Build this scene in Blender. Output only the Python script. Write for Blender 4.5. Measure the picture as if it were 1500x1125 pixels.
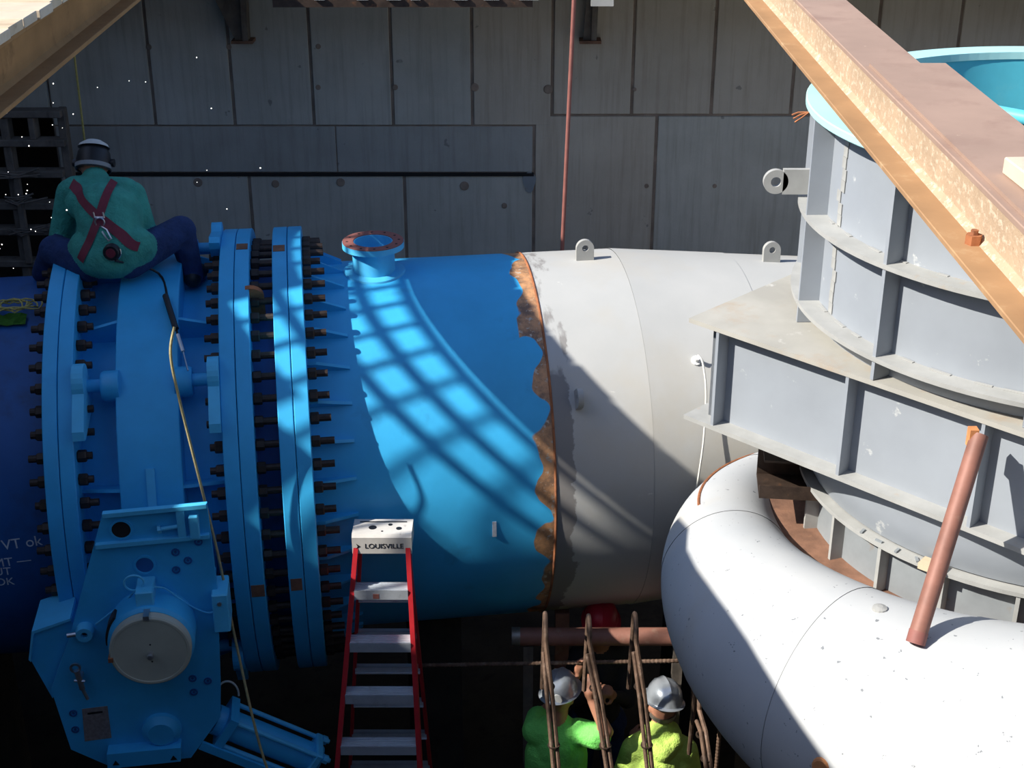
import bpy, bmesh, math, random
import numpy as np
from mathutils import Vector, Matrix, Quaternion
from mathutils.bvhtree import BVHTree
R = math.radians
random.seed(7)
for o in list(bpy.data.objects): bpy.data.objects.remove(o)
scn = bpy.context.scene
COL = scn.collection

# ------------------------------------------------------------------ camera, sky, sun, exposure
cd = bpy.data.cameras.new('camera'); cam = bpy.data.objects.new('camera', cd); COL.objects.link(cam)
cd.sensor_width = 36.0; cd.lens = 50.4; cd.clip_start = 0.05; cd.clip_end = 300
cam.location = (0, 0, 6.99); cam.rotation_euler = (R(65), 0, 0)
scn.camera = cam
vs = scn.view_settings
vs.view_transform = 'Standard'; vs.look = 'None'; vs.gamma = 1.0; vs.use_curve_mapping = False
vs.exposure = 0.5
SUN_AZ, SUN_EL = R(20), R(39.9)          # direction the light travels: to the right and away
w = bpy.data.worlds.new('sky'); scn.world = w; w.use_nodes = True
nt = w.node_tree; nt.nodes.clear()
sky = nt.nodes.new('ShaderNodeTexSky'); sky.sky_type = 'NISHITA'; sky.sun_disc = False
sky.sun_elevation = SUN_EL; sky.sun_rotation = math.atan2(-math.cos(SUN_AZ), -math.sin(SUN_AZ))
sky.altitude = 200; sky.dust_density = 1.0
bg = nt.nodes.new('ShaderNodeBackground'); bg.inputs['Strength'].default_value = 0.125
wo = nt.nodes.new('ShaderNodeOutputWorld')
tint = nt.nodes.new('ShaderNodeMix'); tint.data_type = 'RGBA'; tint.blend_type = 'MULTIPLY'; tint.inputs[0].default_value = 1.0; tint.inputs[7].default_value = (.92, .98, 1.1, 1)
nt.links.new(sky.outputs[0], tint.inputs[6]); nt.links.new(tint.outputs[2], bg.inputs[0]); nt.links.new(bg.outputs[0], wo.inputs[0])
sl = bpy.data.lights.new('sun', 'SUN'); so = bpy.data.objects.new('sun', sl); COL.objects.link(so)
sl.energy = 5.4; sl.angle = R(0.53); sl.color = (1.0, 0.955, 0.88)
sdir = Vector((math.cos(SUN_EL)*math.cos(SUN_AZ), math.cos(SUN_EL)*math.sin(SUN_AZ), -math.sin(SUN_EL)))
so.rotation_euler = (-sdir).to_track_quat('Z', 'Y').to_euler(); so.location = (-20, -8, 25)

# ------------------------------------------------------------------ materials
MATS = {}
def s2l(c):
    return tuple(((v/255)/12.92 if v/255 <= .04045 else ((v/255+.055)/1.055)**2.4) for v in c)
def N(nt, t, **kw):
    n = nt.nodes.new(t)
    for k, v in kw.items():
        if k in n.inputs: n.inputs[k].default_value = v
        else: setattr(n, k, v)
    return n
def mixc(nt, fac, a, b):
    m = nt.nodes.new('ShaderNodeMix'); m.data_type = 'RGBA'
    for sock, v in ((m.inputs[0], fac), (m.inputs[6], a), (m.inputs[7], b)):
        if isinstance(v, (int, float)): sock.default_value = v
        elif isinstance(v, tuple): sock.default_value = (*v[:3], 1)
        else: nt.links.new(v, sock)
    return m.outputs[2]
def rng(nt, val, a, b, lo=0.0, hi=1.0):
    m = nt.nodes.new('ShaderNodeMapRange'); m.inputs[1].default_value = a; m.inputs[2].default_value = b
    m.inputs[3].default_value = lo; m.inputs[4].default_value = hi
    nt.links.new(val, m.inputs[0]); return m.outputs[0]
def math_(nt, op, a, b=None):
    m = nt.nodes.new('ShaderNodeMath'); m.operation = op
    for i, v in enumerate((a, b)):
        if v is None: continue
        if isinstance(v, (int, float)): m.inputs[i].default_value = v
        else: nt.links.new(v, m.inputs[i])
    return m.outputs[0]
def noise(nt, vec, scale, detail=4, rough=.6):
    n = N(nt, 'ShaderNodeTexNoise'); n.inputs['Scale'].default_value = scale
    n.inputs['Detail'].default_value = detail; n.inputs['Roughness'].default_value = rough
    nt.links.new(vec, n.inputs['Vector']); return n.outputs['Fac']
def stretch(nt, vec, sx, sy, sz):
    m = N(nt, 'ShaderNodeMapping'); m.inputs['Scale'].default_value = (sx, sy, sz)
    nt.links.new(vec, m.inputs['Vector']); return m.outputs[0]
def base(name):
    m = bpy.data.materials.new(name); m.use_nodes = True; nt = m.node_tree
    b = nt.nodes['Principled BSDF']; tc = nt.nodes.new('ShaderNodeTexCoord')
    MATS[name] = m; return m, nt, b, tc.outputs['Object']
def bump(nt, b, h, strength, dist=.01):
    bp = N(nt, 'ShaderNodeBump'); bp.inputs['Strength'].default_value = strength; bp.inputs['Distance'].default_value = dist
    bp.inputs['Distance'].default_value = dist if strength < .6 else .03
    nt.links.new(h, bp.inputs['Height']); nt.links.new(bp.outputs[0], b.inputs['Normal'])
def mat(name, c, rough=.6, metal=0.0, var=.15, scale=6.0, stains=(), bmp=0.0, bscale=60.0, spec=.5):
    """colour with soft variation; stains = (colour, threshold, softness, scale, stretch)"""
    m, nt, b, oc = base(name)
    f = noise(nt, oc, scale)
    lo = tuple(v*(1-var) for v in c); hi = tuple(min(1, v*(1+var)) for v in c)
    col = mixc(nt, rng(nt, f, .3, .7), lo, hi)
    for (sc, th, sf, ss, st) in stains:
        v = stretch(nt, oc, *st) if st else oc
        g = noise(nt, v, ss, 6, .65)
        col = mixc(nt, rng(nt, g, th, th+sf), col, sc)
    nt.links.new(col, b.inputs['Base Color'])
    b.inputs['Roughness'].default_value = rough; b.inputs['Metallic'].default_value = metal
    b.inputs['Specular IOR Level'].default_value = spec
    if bmp: bump(nt, b, noise(nt, oc, bscale, 5, .7), bmp)
    return m

BLUE = (.045, .44, .80)
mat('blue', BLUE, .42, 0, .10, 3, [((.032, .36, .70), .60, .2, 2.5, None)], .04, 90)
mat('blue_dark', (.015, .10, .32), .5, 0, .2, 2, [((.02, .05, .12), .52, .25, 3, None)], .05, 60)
mat('blue_light', (.09, .53, .84), .45, 0, .10, 5)
mat('cyan', (.10, .50, .60), .5, 0, .12, 3, [((.16, .55, .62), .6, .2, 4, None)])
mat('cyan_rim', (.42, .72, .70), .5, 0, .06, 3)
mat('grey_paint', (.29, .315, .345), .55, 0, .07, 2.5, [((.50, .51, .50), .66, .06, 9, None), ((.40, .37, .31), .68, .15, 3, None)], .03, 40)
mat('rust_dull', (.20, .10, .06), .9, 0, .35, 9, [((.30, .15, .08), .58, .15, 12, None)], .3, 60)
mat('grey_edge', (.36, .36, .34), .65, 0, .12, 6, [((.40, .30, .20), .62, .15, 5, None)], .05, 50)
mat('grey_top', (.40, .385, .34), .7, 0, .12, 3, [((.40, .27, .16), .52, .25, 2.6, None), ((.55, .54, .50), .64, .1, 7, None)], .05, 50)
mat('grey_dull', (.24, .26, .27), .6, 0, .15, 4, [((.25, .16, .09), .60, .15, 5, None)], .05, 50)
mat('bolt_brown', (.055, .036, .026), .55, .35, .35, 20, [((.16, .075, .035), .60, .15, 18, None)], .1, 80)
mat('bolt_steel', (.28, .25, .21), .45, .6, .25, 20, [((.16, .08, .04), .55, .2, 18, None)])
mat('rust', (.36, .13, .05), .85, 0, .35, 8, [((.14, .055, .03), .52, .2, 12, None)], .25, 60)
mat('rust_bright', (.62, .25, .09), .8, 0, .3, 9, [((.24, .10, .05), .58, .15, 14, None)], .2, 60)
mat('rust_flange', (.35, .20, .095), .75, 0, .18, 3, [((.46, .31, .17), .58, .15, 6, None), ((.30, .13, .06), .64, .1, 10, None)], .08, 60)
mat('rust_top', (.34, .225, .165), .75, 0, .10, 2.5, [((.27, .165, .12), .52, .25, 4, None), ((.56, .42, .30), .69, .05, 14, None)], .08, 60)
mat('rust_web', (.44, .32, .21), .85, 0, .12, 5, [((.60, .49, .36), .52, .12, 26, (1, 1, 1.6)), ((.38, .25, .15), .62, .08, 30, (1, 1, 2))], .5, 45)
mat('brown_pipe', (.27, .12, .085), .6, .1, .2, 8, [((.34, .22, .16), .60, .2, 10, None)], .05, 60)
mat('red_primer', (.27, .10, .08), .65, 0, .15, 12, [((.20, .08, .06), .6, .2, 14, None)])
mat('dark_void', (.012, .010, .009), .9, 0, .2, 4)
mat('rope_muted', (.40, .34, .16), .8, 0, .2, 60)
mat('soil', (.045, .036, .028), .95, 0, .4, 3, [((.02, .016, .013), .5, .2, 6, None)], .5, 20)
mat('concrete_plain', (.22, .21, .19), .9, 0, .15, 2, (), .15, 30)
mat('timber_dark', (.15, .125, .10), .9, 0, .25, 10, [((.07, .055, .045), .55, .2, 14, (1, 1, .2))], .15, 40)
mat('timber', (.58, .46, .31), .8, 0, .15, 5, [((.36, .25, .15), .58, .15, 10, (.15, 1, 1))], .1, 40)
mat('timber_pale', (.60, .50, .37), .8, 0, .1, 5, [((.58, .43, .27), .56, .15, 12, (.15, 1, 1))], .1, 40)
mat('beam_wood', (.36, .20, .085), .85, 0, .14, 3, [((.22, .12, .055), .57, .2, 5, None)], .1, 40, .1)
mat('alu', (.56, .60, .64), .4, .35, .1, 10, [((.36, .38, .40), .6, .2, 15, None)])
mat('ladder_cap', (.60, .57, .52), .6, 0, .1, 10, [((.35, .32, .29), .64, .1, 14, None)])
mat('ladder_red', (.52, .022, .03), .45, 0, .12, 10, [((.36, .02, .03), .6, .2, 14, None)])
mat('cream', (.46, .46, .36), .55, 0, .08, 6, [((.34, .33, .25), .62, .2, 6, None)])
mat('black', (.010, .010, .012), .5, 0, .2, 10)
mat('white_paint', (.72, .73, .72), .6, 0, .08, 20)
mat('chalk', (.62, .66, .70), .9, 0, .2, 30)
mat('steel', (.55, .56, .58), .3, .9, .1, 10)
mat('rope_yellow', (.55, .45, .13), .8, 0, .2, 60)
mat('cable_white', (.60, .59, .53), .6, 0, .05, 20)
mat('rebar', (.17, .105, .07), .7, .35, .35, 25, [((.28, .20, .15), .55, .15, 20, None)], .3, 120)
mat('skin', (.44, .20, .12), .55, 0, .12, 20)
mat('shirt_teal', (.050, .33, .255), .85, 0, .18, 9, [((.035, .24, .19), .58, .2, 7, None)], .9, 11)
mat('jeans', (.016, .040, .13), .9, 0, .25, 14, (), .7, 14)
mat('jeans_dark', (.012, .016, .035), .9, 0, .25, 14)
mat('harness', (.17, .018, .035), .7, 0, .15, 30)
mat('shirt_lime', (.20, .74, .14), .8, 0, .10, 8, (), .8, 11)
mat('hoodie_yellow', (.52, .74, .14), .85, 0, .12, 8, [((.42, .60, .12), .6, .2, 9, None)], .9, 11)
mat('hat_silver', (.46, .50, .54), .28, .55, .10, 14, [((.62, .62, .60), .66, .04, 30, None)])
mat('hat_red', (.42, .012, .03), .4, 0, .1, 10)
mat('hat_band', (.60, .60, .56), .6, 0, .1, 20)
mat('work_dark', (.035, .034, .035), .9, 0, .2, 10)
mat('green_tarp', (.10, .30, .03), .8, 0, .3, 20)
mat('nameplate', (.30, .26, .25), .5, .3, .25, 60)
m, nt_, b, oc = base('spark'); b.inputs['Emission Color'].default_value = (1, .95, .85, 1); b.inputs['Emission Strength'].default_value = 2.0

def special_mats():
    # blue spool: bare rusty band with a ragged edge next to the field weld (local x = 0.093)
    m, nt, b, oc = base('blue_spool')
    f = noise(nt, oc, 3)
    col = mixc(nt, rng(nt, f, .3, .7), tuple(v*.92 for v in BLUE), tuple(v*1.08 for v in BLUE))
    col = mixc(nt, rng(nt, noise(nt, oc, 2.2, 6), .62, .8), col, (.03, .22, .45))
    sx = N(nt, 'ShaderNodeSeparateXYZ'); nt.links.new(oc, sx.inputs[0])
    edge = math_(nt, 'ADD', sx.outputs[0], rng(nt, noise(nt, oc, 4.2, 1.4, .45), .3, .7, -.07, .07))
    k = rng(nt, edge, .018, .024)
    bare = mixc(nt, rng(nt, noise(nt, oc, 9, 6, .7), .38, .6), (.20, .12, .075), (.58, .30, .14))
    bare = mixc(nt, rng(nt, noise(nt, oc, 25, 4), .58, .64), bare, (.50, .42, .33))
    col = mixc(nt, k, col, bare)
    nt.links.new(col, b.inputs['Base Color']); b.inputs['Roughness'].default_value = .45
    bump(nt, b, noise(nt, oc, 90, 4), .04)
    # grey shell plates of the spiral case: chalky primer, tan dust, pale scuffs; ground band at the weld
    m, nt, b, oc = base('grey_shell')
    f = noise(nt, oc, 1.6, 5)
    col = mixc(nt, rng(nt, f, .3, .7), (.43, .435, .42), (.49, .49, .47))
    col = mixc(nt, rng(nt, noise(nt, oc, 1.1, 6), .50, .80, 0, .8), col, (.46, .41, .32))
    col = mixc(nt, rng(nt, noise(nt, stretch(nt, oc, 1, 2, 2), 5, 8, .7), .67, .72), col, (.66, .65, .60))
    sx = N(nt, 'ShaderNodeSeparateXYZ'); nt.links.new(oc, sx.inputs[0])
    edge = math_(nt, 'ADD', sx.outputs[0], rng(nt, noise(nt, oc, 4.5, 5, .6), .3, .7, -.05, .05))
    low = rng(nt, math_(nt, 'ADD', sx.outputs[2], rng(nt, noise(nt, oc, 6, 3), .3, .7, -.1, .1)), .80, .74, 0, .85)
    k = math_(nt, 'MULTIPLY', rng(nt, edge, .205, .195), math_(nt, 'MAXIMUM', low, rng(nt, noise(nt, stretch(nt, oc, 1, .35, .35), 7, 5), .52, .60, 0, .75)))
    col = mixc(nt, k, col, (.20, .185, .175))
    nt.links.new(col, b.inputs['Base Color']); b.inputs['Roughness'].default_value = .62
    bump(nt, b, noise(nt, oc, 40, 5), .05)
    # spiral case (paler, speckled)
    m, nt, b, oc = base('grey_spiral')
    f = noise(nt, oc, 1.8, 5)
    col = mixc(nt, rng(nt, f, .3, .7), (.44, .455, .46), (.51, .515, .505))
    col = mixc(nt, rng(nt, noise(nt, oc, 1.3, 6), .6, .85), col, (.50, .46, .385))
    col = mixc(nt, rng(nt, noise(nt, oc, 34, 3, .55), .685, .71), col, (.20, .21, .22))
    col = mixc(nt, rng(nt, noise(nt, oc, 11, 4, .5), .72, .74), col, (.75, .74, .71))
    nt.links.new(col, b.inputs['Base Color']); b.inputs['Roughness'].default_value = .68; b.inputs['Specular IOR Level'].default_value = .3
    bump(nt, b, noise(nt, oc, 30, 5), .04)
    # formed concrete
    for nm, c0, c1, st in (('concrete', (.40, .385, .325), (.53, .51, .44), (.26, .225, .175)), ('concrete_dark', (.32, .31, .275), (.42, .41, .365), (.22, .195, .16)),
                           ('concrete_warm', (.42, .365, .285), (.53, .47, .375), (.29, .215, .15))):
        m, nt, b, oc = base(nm)
        gc = N(nt, 'ShaderNodeNewGeometry').outputs['Position']
        col = mixc(nt, rng(nt, noise(nt, gc, 1.3, 6, .65), .3, .7), c0, c1)
        col = mixc(nt, rng(nt, noise(nt, stretch(nt, gc, 6, 1, .35), 4, 6, .6), .48, .78, 0, .5), col, st)
        col = mixc(nt, rng(nt, noise(nt, stretch(nt, gc, 9, 1, .25), 3, 5, .6), .62, .85, 0, .3), col, (.44, .44, .42))
        col = mixc(nt, rng(nt, noise(nt, gc, 9, 4, .5), .71, .74, 0, .6), col, (.14, .13, .12))
        nt.links.new(col, b.inputs['Base Color']); b.inputs['Roughness'].default_value = .92
        bump(nt, b, noise(nt, gc, 25, 6, .7), .18)
special_mats()
mat('joint_stain', (.27, .205, .155), .95, 0, .3, 6)

# ------------------------------------------------------------------ mesh helpers
def obj(name, bm, m, parent=None, smooth=False, recalc=True):
    if recalc: bmesh.ops.recalc_face_normals(bm, faces=bm.faces)
    me = bpy.data.meshes.new(name); bm.to_mesh(me); bm.free()
    mm = MATS[m] if isinstance(m, str) else m
    me.materials.append(mm)
    if smooth:
        for p in me.polygons: p.use_smooth = True
        try: me.set_sharp_from_angle(angle=R(35))
        except Exception: pass
    o = bpy.data.objects.new(name, me); COL.objects.link(o)
    if parent is not None: o.parent = parent
    return o
def inst(src, parent, loc=(0, 0, 0), rot=(0, 0, 0), mtx=None):
    o = src.copy(); COL.objects.link(o); o.parent = parent
    if mtx is not None: o.matrix_basis = mtx
    else: o.location = loc; o.rotation_euler = rot
    return o
def thing(name, label, cat, loc=(0, 0, 0), rotz=0.0, group=None):
    o = bpy.data.objects.new(name, None); COL.objects.link(o); o.empty_display_size = .1
    o.location = loc; o.rotation_euler = (0, 0, rotz); o['label'] = label; o['category'] = cat
    if group: o['group'] = group
    return o
def tag(o, label, cat, group=None):
    o['label'] = label; o['category'] = cat
    if group: o['group'] = group
    return o
def struct(o, label=None):
    o['kind'] = 'structure'
    if label: o['label'] = label
    return o
def B(): return bmesh.new()
def box(bm, x0, x1, y0, y1, z0, z1, mtx=None):
    vs = [bm.verts.new((x, y, z)) for x in (x0, x1) for y in (y0, y1) for z in (z0, z1)]
    for f in ((0, 1, 3, 2), (4, 6, 7, 5), (0, 4, 5, 1), (2, 3, 7, 6), (0, 2, 6, 4), (1, 5, 7, 3)):
        bm.faces.new([vs[i] for i in f])
    if mtx is not None: bmesh.ops.transform(bm, matrix=mtx, verts=vs)
    return vs
def bevel_all(bm, w):
    bmesh.ops.bevel(bm, geom=list(bm.edges), offset=w, segments=1, affect='EDGES', clamp_overlap=True)
def prism(bm, poly, a, b, plane='xz'):
    """extrude a 2-D outline from a to b along the missing axis"""
    def P(p, t):
        if plane == 'xz': return (p[0], t, p[1])
        if plane == 'xy': return (p[0], p[1], t)
        return (t, p[0], p[1])
    A = [bm.verts.new(P(p, a)) for p in poly]; Bv = [bm.verts.new(P(p, b)) for p in poly]
    bm.faces.new(A); bm.faces.new(Bv[::-1])
    n = len(poly)
    for i in range(n): bm.faces.new((A[i], A[(i+1) % n], Bv[(i+1) % n], Bv[i]))
    return A+Bv
def lathe(bm, prof, axis='z', seg=64, c=(0, 0, 0), closed=True, a0=0.0, a1=2*math.pi, caps=False):
    """revolve (radius, height) points; closed = profile is a closed loop (a solid ring)"""
    full = abs(a1-a0-2*math.pi) < 1e-6
    n = seg if full else seg+1
    rings = []
    for i in range(n):
        a = a0+(a1-a0)*i/seg
        ca, sa = math.cos(a), math.sin(a); ring = []
        for r, h in prof:
            if axis == 'z': p = (r*ca, r*sa, h)
            elif axis == 'x': p = (h, -r*ca, r*sa)
            else: p = (r*ca, h, r*sa)
            ring.append(bm.verts.new((p[0]+c[0], p[1]+c[1], p[2]+c[2])))
        rings.append(ring)
    m = len(prof)
    for i in range(n if full else n-1):
        A, Bq = rings[i], rings[(i+1) % n]
        for j in range(m if closed else m-1):
            f = [A[j], A[(j+1) % m], Bq[(j+1) % m], Bq[j]]
            try: bm.faces.new(f)
            except ValueError: pass
    if closed and not full:
        bm.faces.new(rings[0]); bm.faces.new(rings[-1][::-1])
    bmesh.ops.remove_doubles(bm, verts=bm.verts, dist=1e-6)
def ring(bm, r0, r1, h0, h1, axis='z', seg=96, c=(0, 0, 0), a0=0.0, a1=2*math.pi):
    lathe(bm, [(r0, h0), (r1, h0), (r1, h1), (r0, h1)], axis, seg, c, True, a0, a1)
def cyl(bm, p0, p1, r0, r1=None, n=16):
    tube(bm, [p0, p1], [r0, r0 if r1 is None else r1], n)
def tube(bm, pts, rad, n=10, caps=True, flat=None):
    pts = [Vector(p) for p in pts]; k = len(pts)
    rad = [rad]*k if isinstance(rad, (int, float)) else rad
    t0 = (pts[1]-pts[0]).normalized()
    u = t0.orthogonal().normalized(); prev = t0; rings = []
    for i in range(k):
        if i == 0: t = (pts[1]-pts[0])
        elif i == k-1: t = pts[-1]-pts[-2]
        else: t = (pts[i+1]-pts[i]).normalized()+(pts[i]-pts[i-1]).normalized()
        t = t.normalized()
        q = prev.rotation_difference(t); u = (q @ u); u = (u-t*u.dot(t)).normalized(); v = t.cross(u); prev = t
        rings.append([bm.verts.new(pts[i]+rad[i]*(u*math.cos(2*math.pi*j/n)+v*math.sin(2*math.pi*j/n))) for j in range(n)])
    for i in range(k-1):
        for j in range(n): bm.faces.new((rings[i][j], rings[i][(j+1) % n], rings[i+1][(j+1) % n], rings[i+1][j]))
    if caps: bm.faces.new(rings[0][::-1]); bm.faces.new(rings[-1])
def spline(pts, m=8):
    P = [Vector(p) for p in pts]; out = []
    for i in range(len(P)-1):
        p0 = P[max(i-1, 0)]; p1 = P[i]; p2 = P[i+1]; p3 = P[min(i+2, len(P)-1)]
        for k in range(m):
            t = k/m
            out.append(.5*((2*p1)+(p2-p0)*t+(2*p0-5*p1+4*p2-p3)*t*t+(3*p1-p0-3*p2+p3)*t**3))
    out.append(P[-1]); return out
def text_mesh(name, s, size, m, parent, mtx, depth=.001, font_scale=(1, 1)):
    cu = bpy.data.curves.new(name, 'FONT'); cu.body = s; cu.size = size; cu.extrude = depth; cu.align_x = 'CENTER'; cu.align_y = 'CENTER'
    t = bpy.data.objects.new(name, cu); COL.objects.link(t)
    dg = bpy.context.evaluated_depsgraph_get(); me = bpy.data.meshes.new_from_object(t.evaluated_get(dg))
    bpy.data.objects.remove(t); me.materials.clear(); me.materials.append(MATS[m])
    o = bpy.data.objects.new(name, me); COL.objects.link(o); o.parent = parent; o.matrix_basis = mtx @ Matrix.Diagonal((font_scale[0], font_scale[1], 1, 1))
    return o
def pol(r, a): return (r*math.cos(a), r*math.sin(a))

# pipeline frame: local x runs along the pipe (to the right and away), y away from the viewer, z up; origin on the axis
PA = R(8); PO = Vector((0, 8.25, 2.8))
PU = Vector((math.cos(PA), math.sin(PA), 0)); PN = Vector((-math.sin(PA), math.cos(PA), 0))
def W(s, y, z): return PO+PU*s+PN*y+Vector((0, 0, z))
def on_pipe(s, th, r): return Vector((s, -r*math.cos(th), r*math.sin(th)))

# ------------------------------------------------------------------ the setting
WY = 10.80
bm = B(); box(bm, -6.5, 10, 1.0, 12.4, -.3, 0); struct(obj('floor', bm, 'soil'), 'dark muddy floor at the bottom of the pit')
bm = B(); box(bm, -3.52, 10, WY+.014, WY+.5, 0, 5.25); wall = struct(obj('wall_back', bm, 'joint_stain'), 'shaded board-formed concrete wall behind the pipe')
def panel(x0, x1, z0, z1, m, dy=0.0):
    b = B(); box(b, x0+.012, x1-.012, WY+dy, WY+.02, z0+.005, z1-.005); bevel_all(b, .004); return obj('panel', b, m, wall)
xs = [-3.52] + [-2.73+.607*k for k in range(0, 15)]
for i in range(len(xs)-1):
    left = xs[i] < .2
    panel(xs[i], xs[i+1], 4.14 if left else 4.225, 5.25, 'concrete' if i < 5 else 'concrete_warm', random.uniform(-.004, .004))
panel(-3.52, -1.35, 3.765, 4.135, 'concrete_dark', .007); panel(-1.365, .17, 3.765, 4.135, 'concrete_dark', .008)
for x0, x1 in ((-3.52, -2.05), (-2.05, -.84), (-.84, .17)): panel(x0, x1, 1.0, 3.745, 'concrete', random.uniform(-.004, .003))
for x0, x1, m in ((.17, 1.11, 'concrete_warm'), (1.11, 2.35, 'concrete'), (2.35, 3.6, 'concrete'), (3.6, 4.8, 'concrete'), (4.8, 6.4, 'concrete'), (6.4, 9, 'concrete')):
    panel(x0, x1, 1.0, 4.215, m, random.uniform(-.004, .004))
# tie holes and patches (their own shape, recessed cones filled dark)
holes = [(-.886, 4.436, .022), (-.283, 4.436, .032), (.273, 4.421, .035), (-1.469, 4.436, .02), (-1.451, 4.744, .02), (-.372, 3.661, .036), (1.051, 3.661, .017),
         (1.582, 3.661, .017), (-2.45, 3.689, .036), (-1.846, 3.678, .03), (-1.337, 3.69, .034), (-.06, 3.50, .022), (-2.72, 4.74, .022), (-2.12, 4.74, .02), (.93, 4.42, .015)]
for hx, hz, hr in holes:
    b = B(); lathe(b, [(0, WY-.0065), (hr*.75, WY-.0068), (hr, WY-.0045), (hr, WY+.01)], 'y', 14, (hx, 0, hz), False)
    obj('tie_hole', b, 'joint_stain', wall)
b = B(); prism(b, [(.135+.05*math.cos(t)*(1+.2*math.sin(3*t)), 3.69+.085*math.sin(t)) for t in [2*math.pi*k/14 for k in range(14)]], WY-.006, WY+.02); obj('patch', b, 'grey_dull', wall)
# black strip paints the dark joint and its ledge shadow under the recessed course
bm = B(); box(bm, -3.52, .17, WY-.012, WY+.03, 3.742, 3.766); obj('joint_shadow_strip', bm, 'dark_void', wall)
# alcove in the left corner
panel(-4.13, -3.52, 4.2, 5.25, 'concrete')
bm = B(); box(bm, -6.5, -3.525, WY+.014, WY+.5, 4.2, 5.25); obj('lintel', bm, 'concrete', wall)
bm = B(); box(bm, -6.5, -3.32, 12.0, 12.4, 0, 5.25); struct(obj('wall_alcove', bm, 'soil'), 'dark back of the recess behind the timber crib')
bm = B(); box(bm, -6.5, -4.75, 1.0, 12.4, 0, 5.3); struct(obj('wall_left', bm, 'concrete_plain'), 'left pit wall outside the view')
bm = B(); box(bm, 9, 10, 1.0, 10.8, 0, 5.3); struct(obj('wall_right', bm, 'concrete_plain'), 'right pit wall outside the view')
bm = B(); box(bm, -6.5, 10, .6, 2.55, -.3, 4.6); struct(obj('wall_front', bm, 'concrete_plain'), 'pit wall under the viewer')
bm = B(); box(bm, -30, 30, -30, .9, 5.0, 5.3); struct(obj('ground_front', bm, 'concrete_plain'), 'ground beside the pit under the viewer')
bm = B(); box(bm, -14, 14, -3.2, -2.6, 5.3, 9.3); struct(obj('wall_sky_blocker', bm, 'concrete_plain'), 'unseen wall added behind the viewer to block sky light')  # unseen wall added to keep low sky light out of the pit
bm = B(); box(bm, -30, -5.0, .9, 30, 5.0, 5.3); struct(obj('ground_left', bm, 'concrete_plain'), 'ground left of the pit')
bm = B(); box(bm, -5.0, 30, 11.0, 30, 5.25, 5.3); struct(obj('ground_back', bm, 'concrete_plain'), 'ground behind the back wall')
# unseen hoarding added left of the pit: its solid boards, stepped to shape the light, and open mesh rail shade the pit
HX = -5.2
bm = B()
prism(bm, [(-2.5, 5.3), (16, 5.3), (16, 7.71), (6.07, 7.71), (6.07, 7.31), (5.5, 7.31), (5.5, 7.09), (5.28, 7.09), (5.28, 6.47), (3.9, 6.47), (3.9, 7.71), (-2.5, 7.71)], HX-.1, HX-.04, 'yz')
tag(obj('shade_hoarding', bm, 'timber_dark'), 'added unseen board hoarding, stepped to shade the pit from the left', 'hoarding')
t = thing('guard_rail', 'steel mesh guard rail rising above the added board hoarding', 'guard rail', (HX, 5, 5.3))
for z in (7.985, 7.752, 7.51):
    b = B(); cyl(b, (0, -.75, z-5.3), (0, 4.2, z-5.3), .034); obj('rail', b, 'steel', t)
b = B(); cyl(b, (0, 0, 1.0), (0, 0, 2.70), .022, n=8); bal = obj('baluster', b, 'steel', t); bal.location = (0, -.68, 0)
for k in range(1, 27): inst(bal, t, (0, -.68+.18*k, 0))
# cantilever platform along the top of the back wall
plat = thing('wall_platform', 'concrete walkway slab cantilevered from the top of the back wall', 'walkway', (2, 10.3, 5.25))
b = B(); box(b, -6.9, 8, -.4, .75, .005, .09); obj('slab', b, 'concrete_plain', plat)
b = B(); box(b, -3.62, -1.86, -.42, -.33, -.052, .02); obj('fascia', b, 'bolt_brown', plat)
for k in range(7):
    b = B(); x = -3.3+k*.22+random.uniform(-.05, .05); box(b, x, x+random.uniform(.06, .16), -.44, -.35, .0, .012+random.uniform(0, .01)); obj('rubble', b, 'white_paint', plat)
b = B(); box(b, -1.465, -1.312, -.42, -.30, -.045, .1); obj('bracket_end', b, 'grey_edge', plat)
for (x, dx, nm) in ((-2.0, -.16, 'rusty triangular steel bracket on the concrete wall left of the thin pole'), (.575, .06, 'rusty steel bracket on the concrete wall right of the thin pole')):
    t = thing('wall_bracket', nm, 'bracket', (x, WY, 4.8), group='brackets on the back wall')
    b = B(); box(b, -.075, .085, -.14, 0, -.01, .012); obj('foot_plate', b, 'rust_dull', t)
    b = B(); prism(b, [(-.05, .012), (.03, .012), (.035+.02, .46), (dx-.08, .46)], -.10, -.075); obj('gusset', b, 'timber_dark', t)
    b = B(); prism(b, [(.01, .012), (.05, .012), (.06, .46), (.015, .46)], -.13, -.02); obj('upright', b, 'timber_dark', t)

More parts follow.
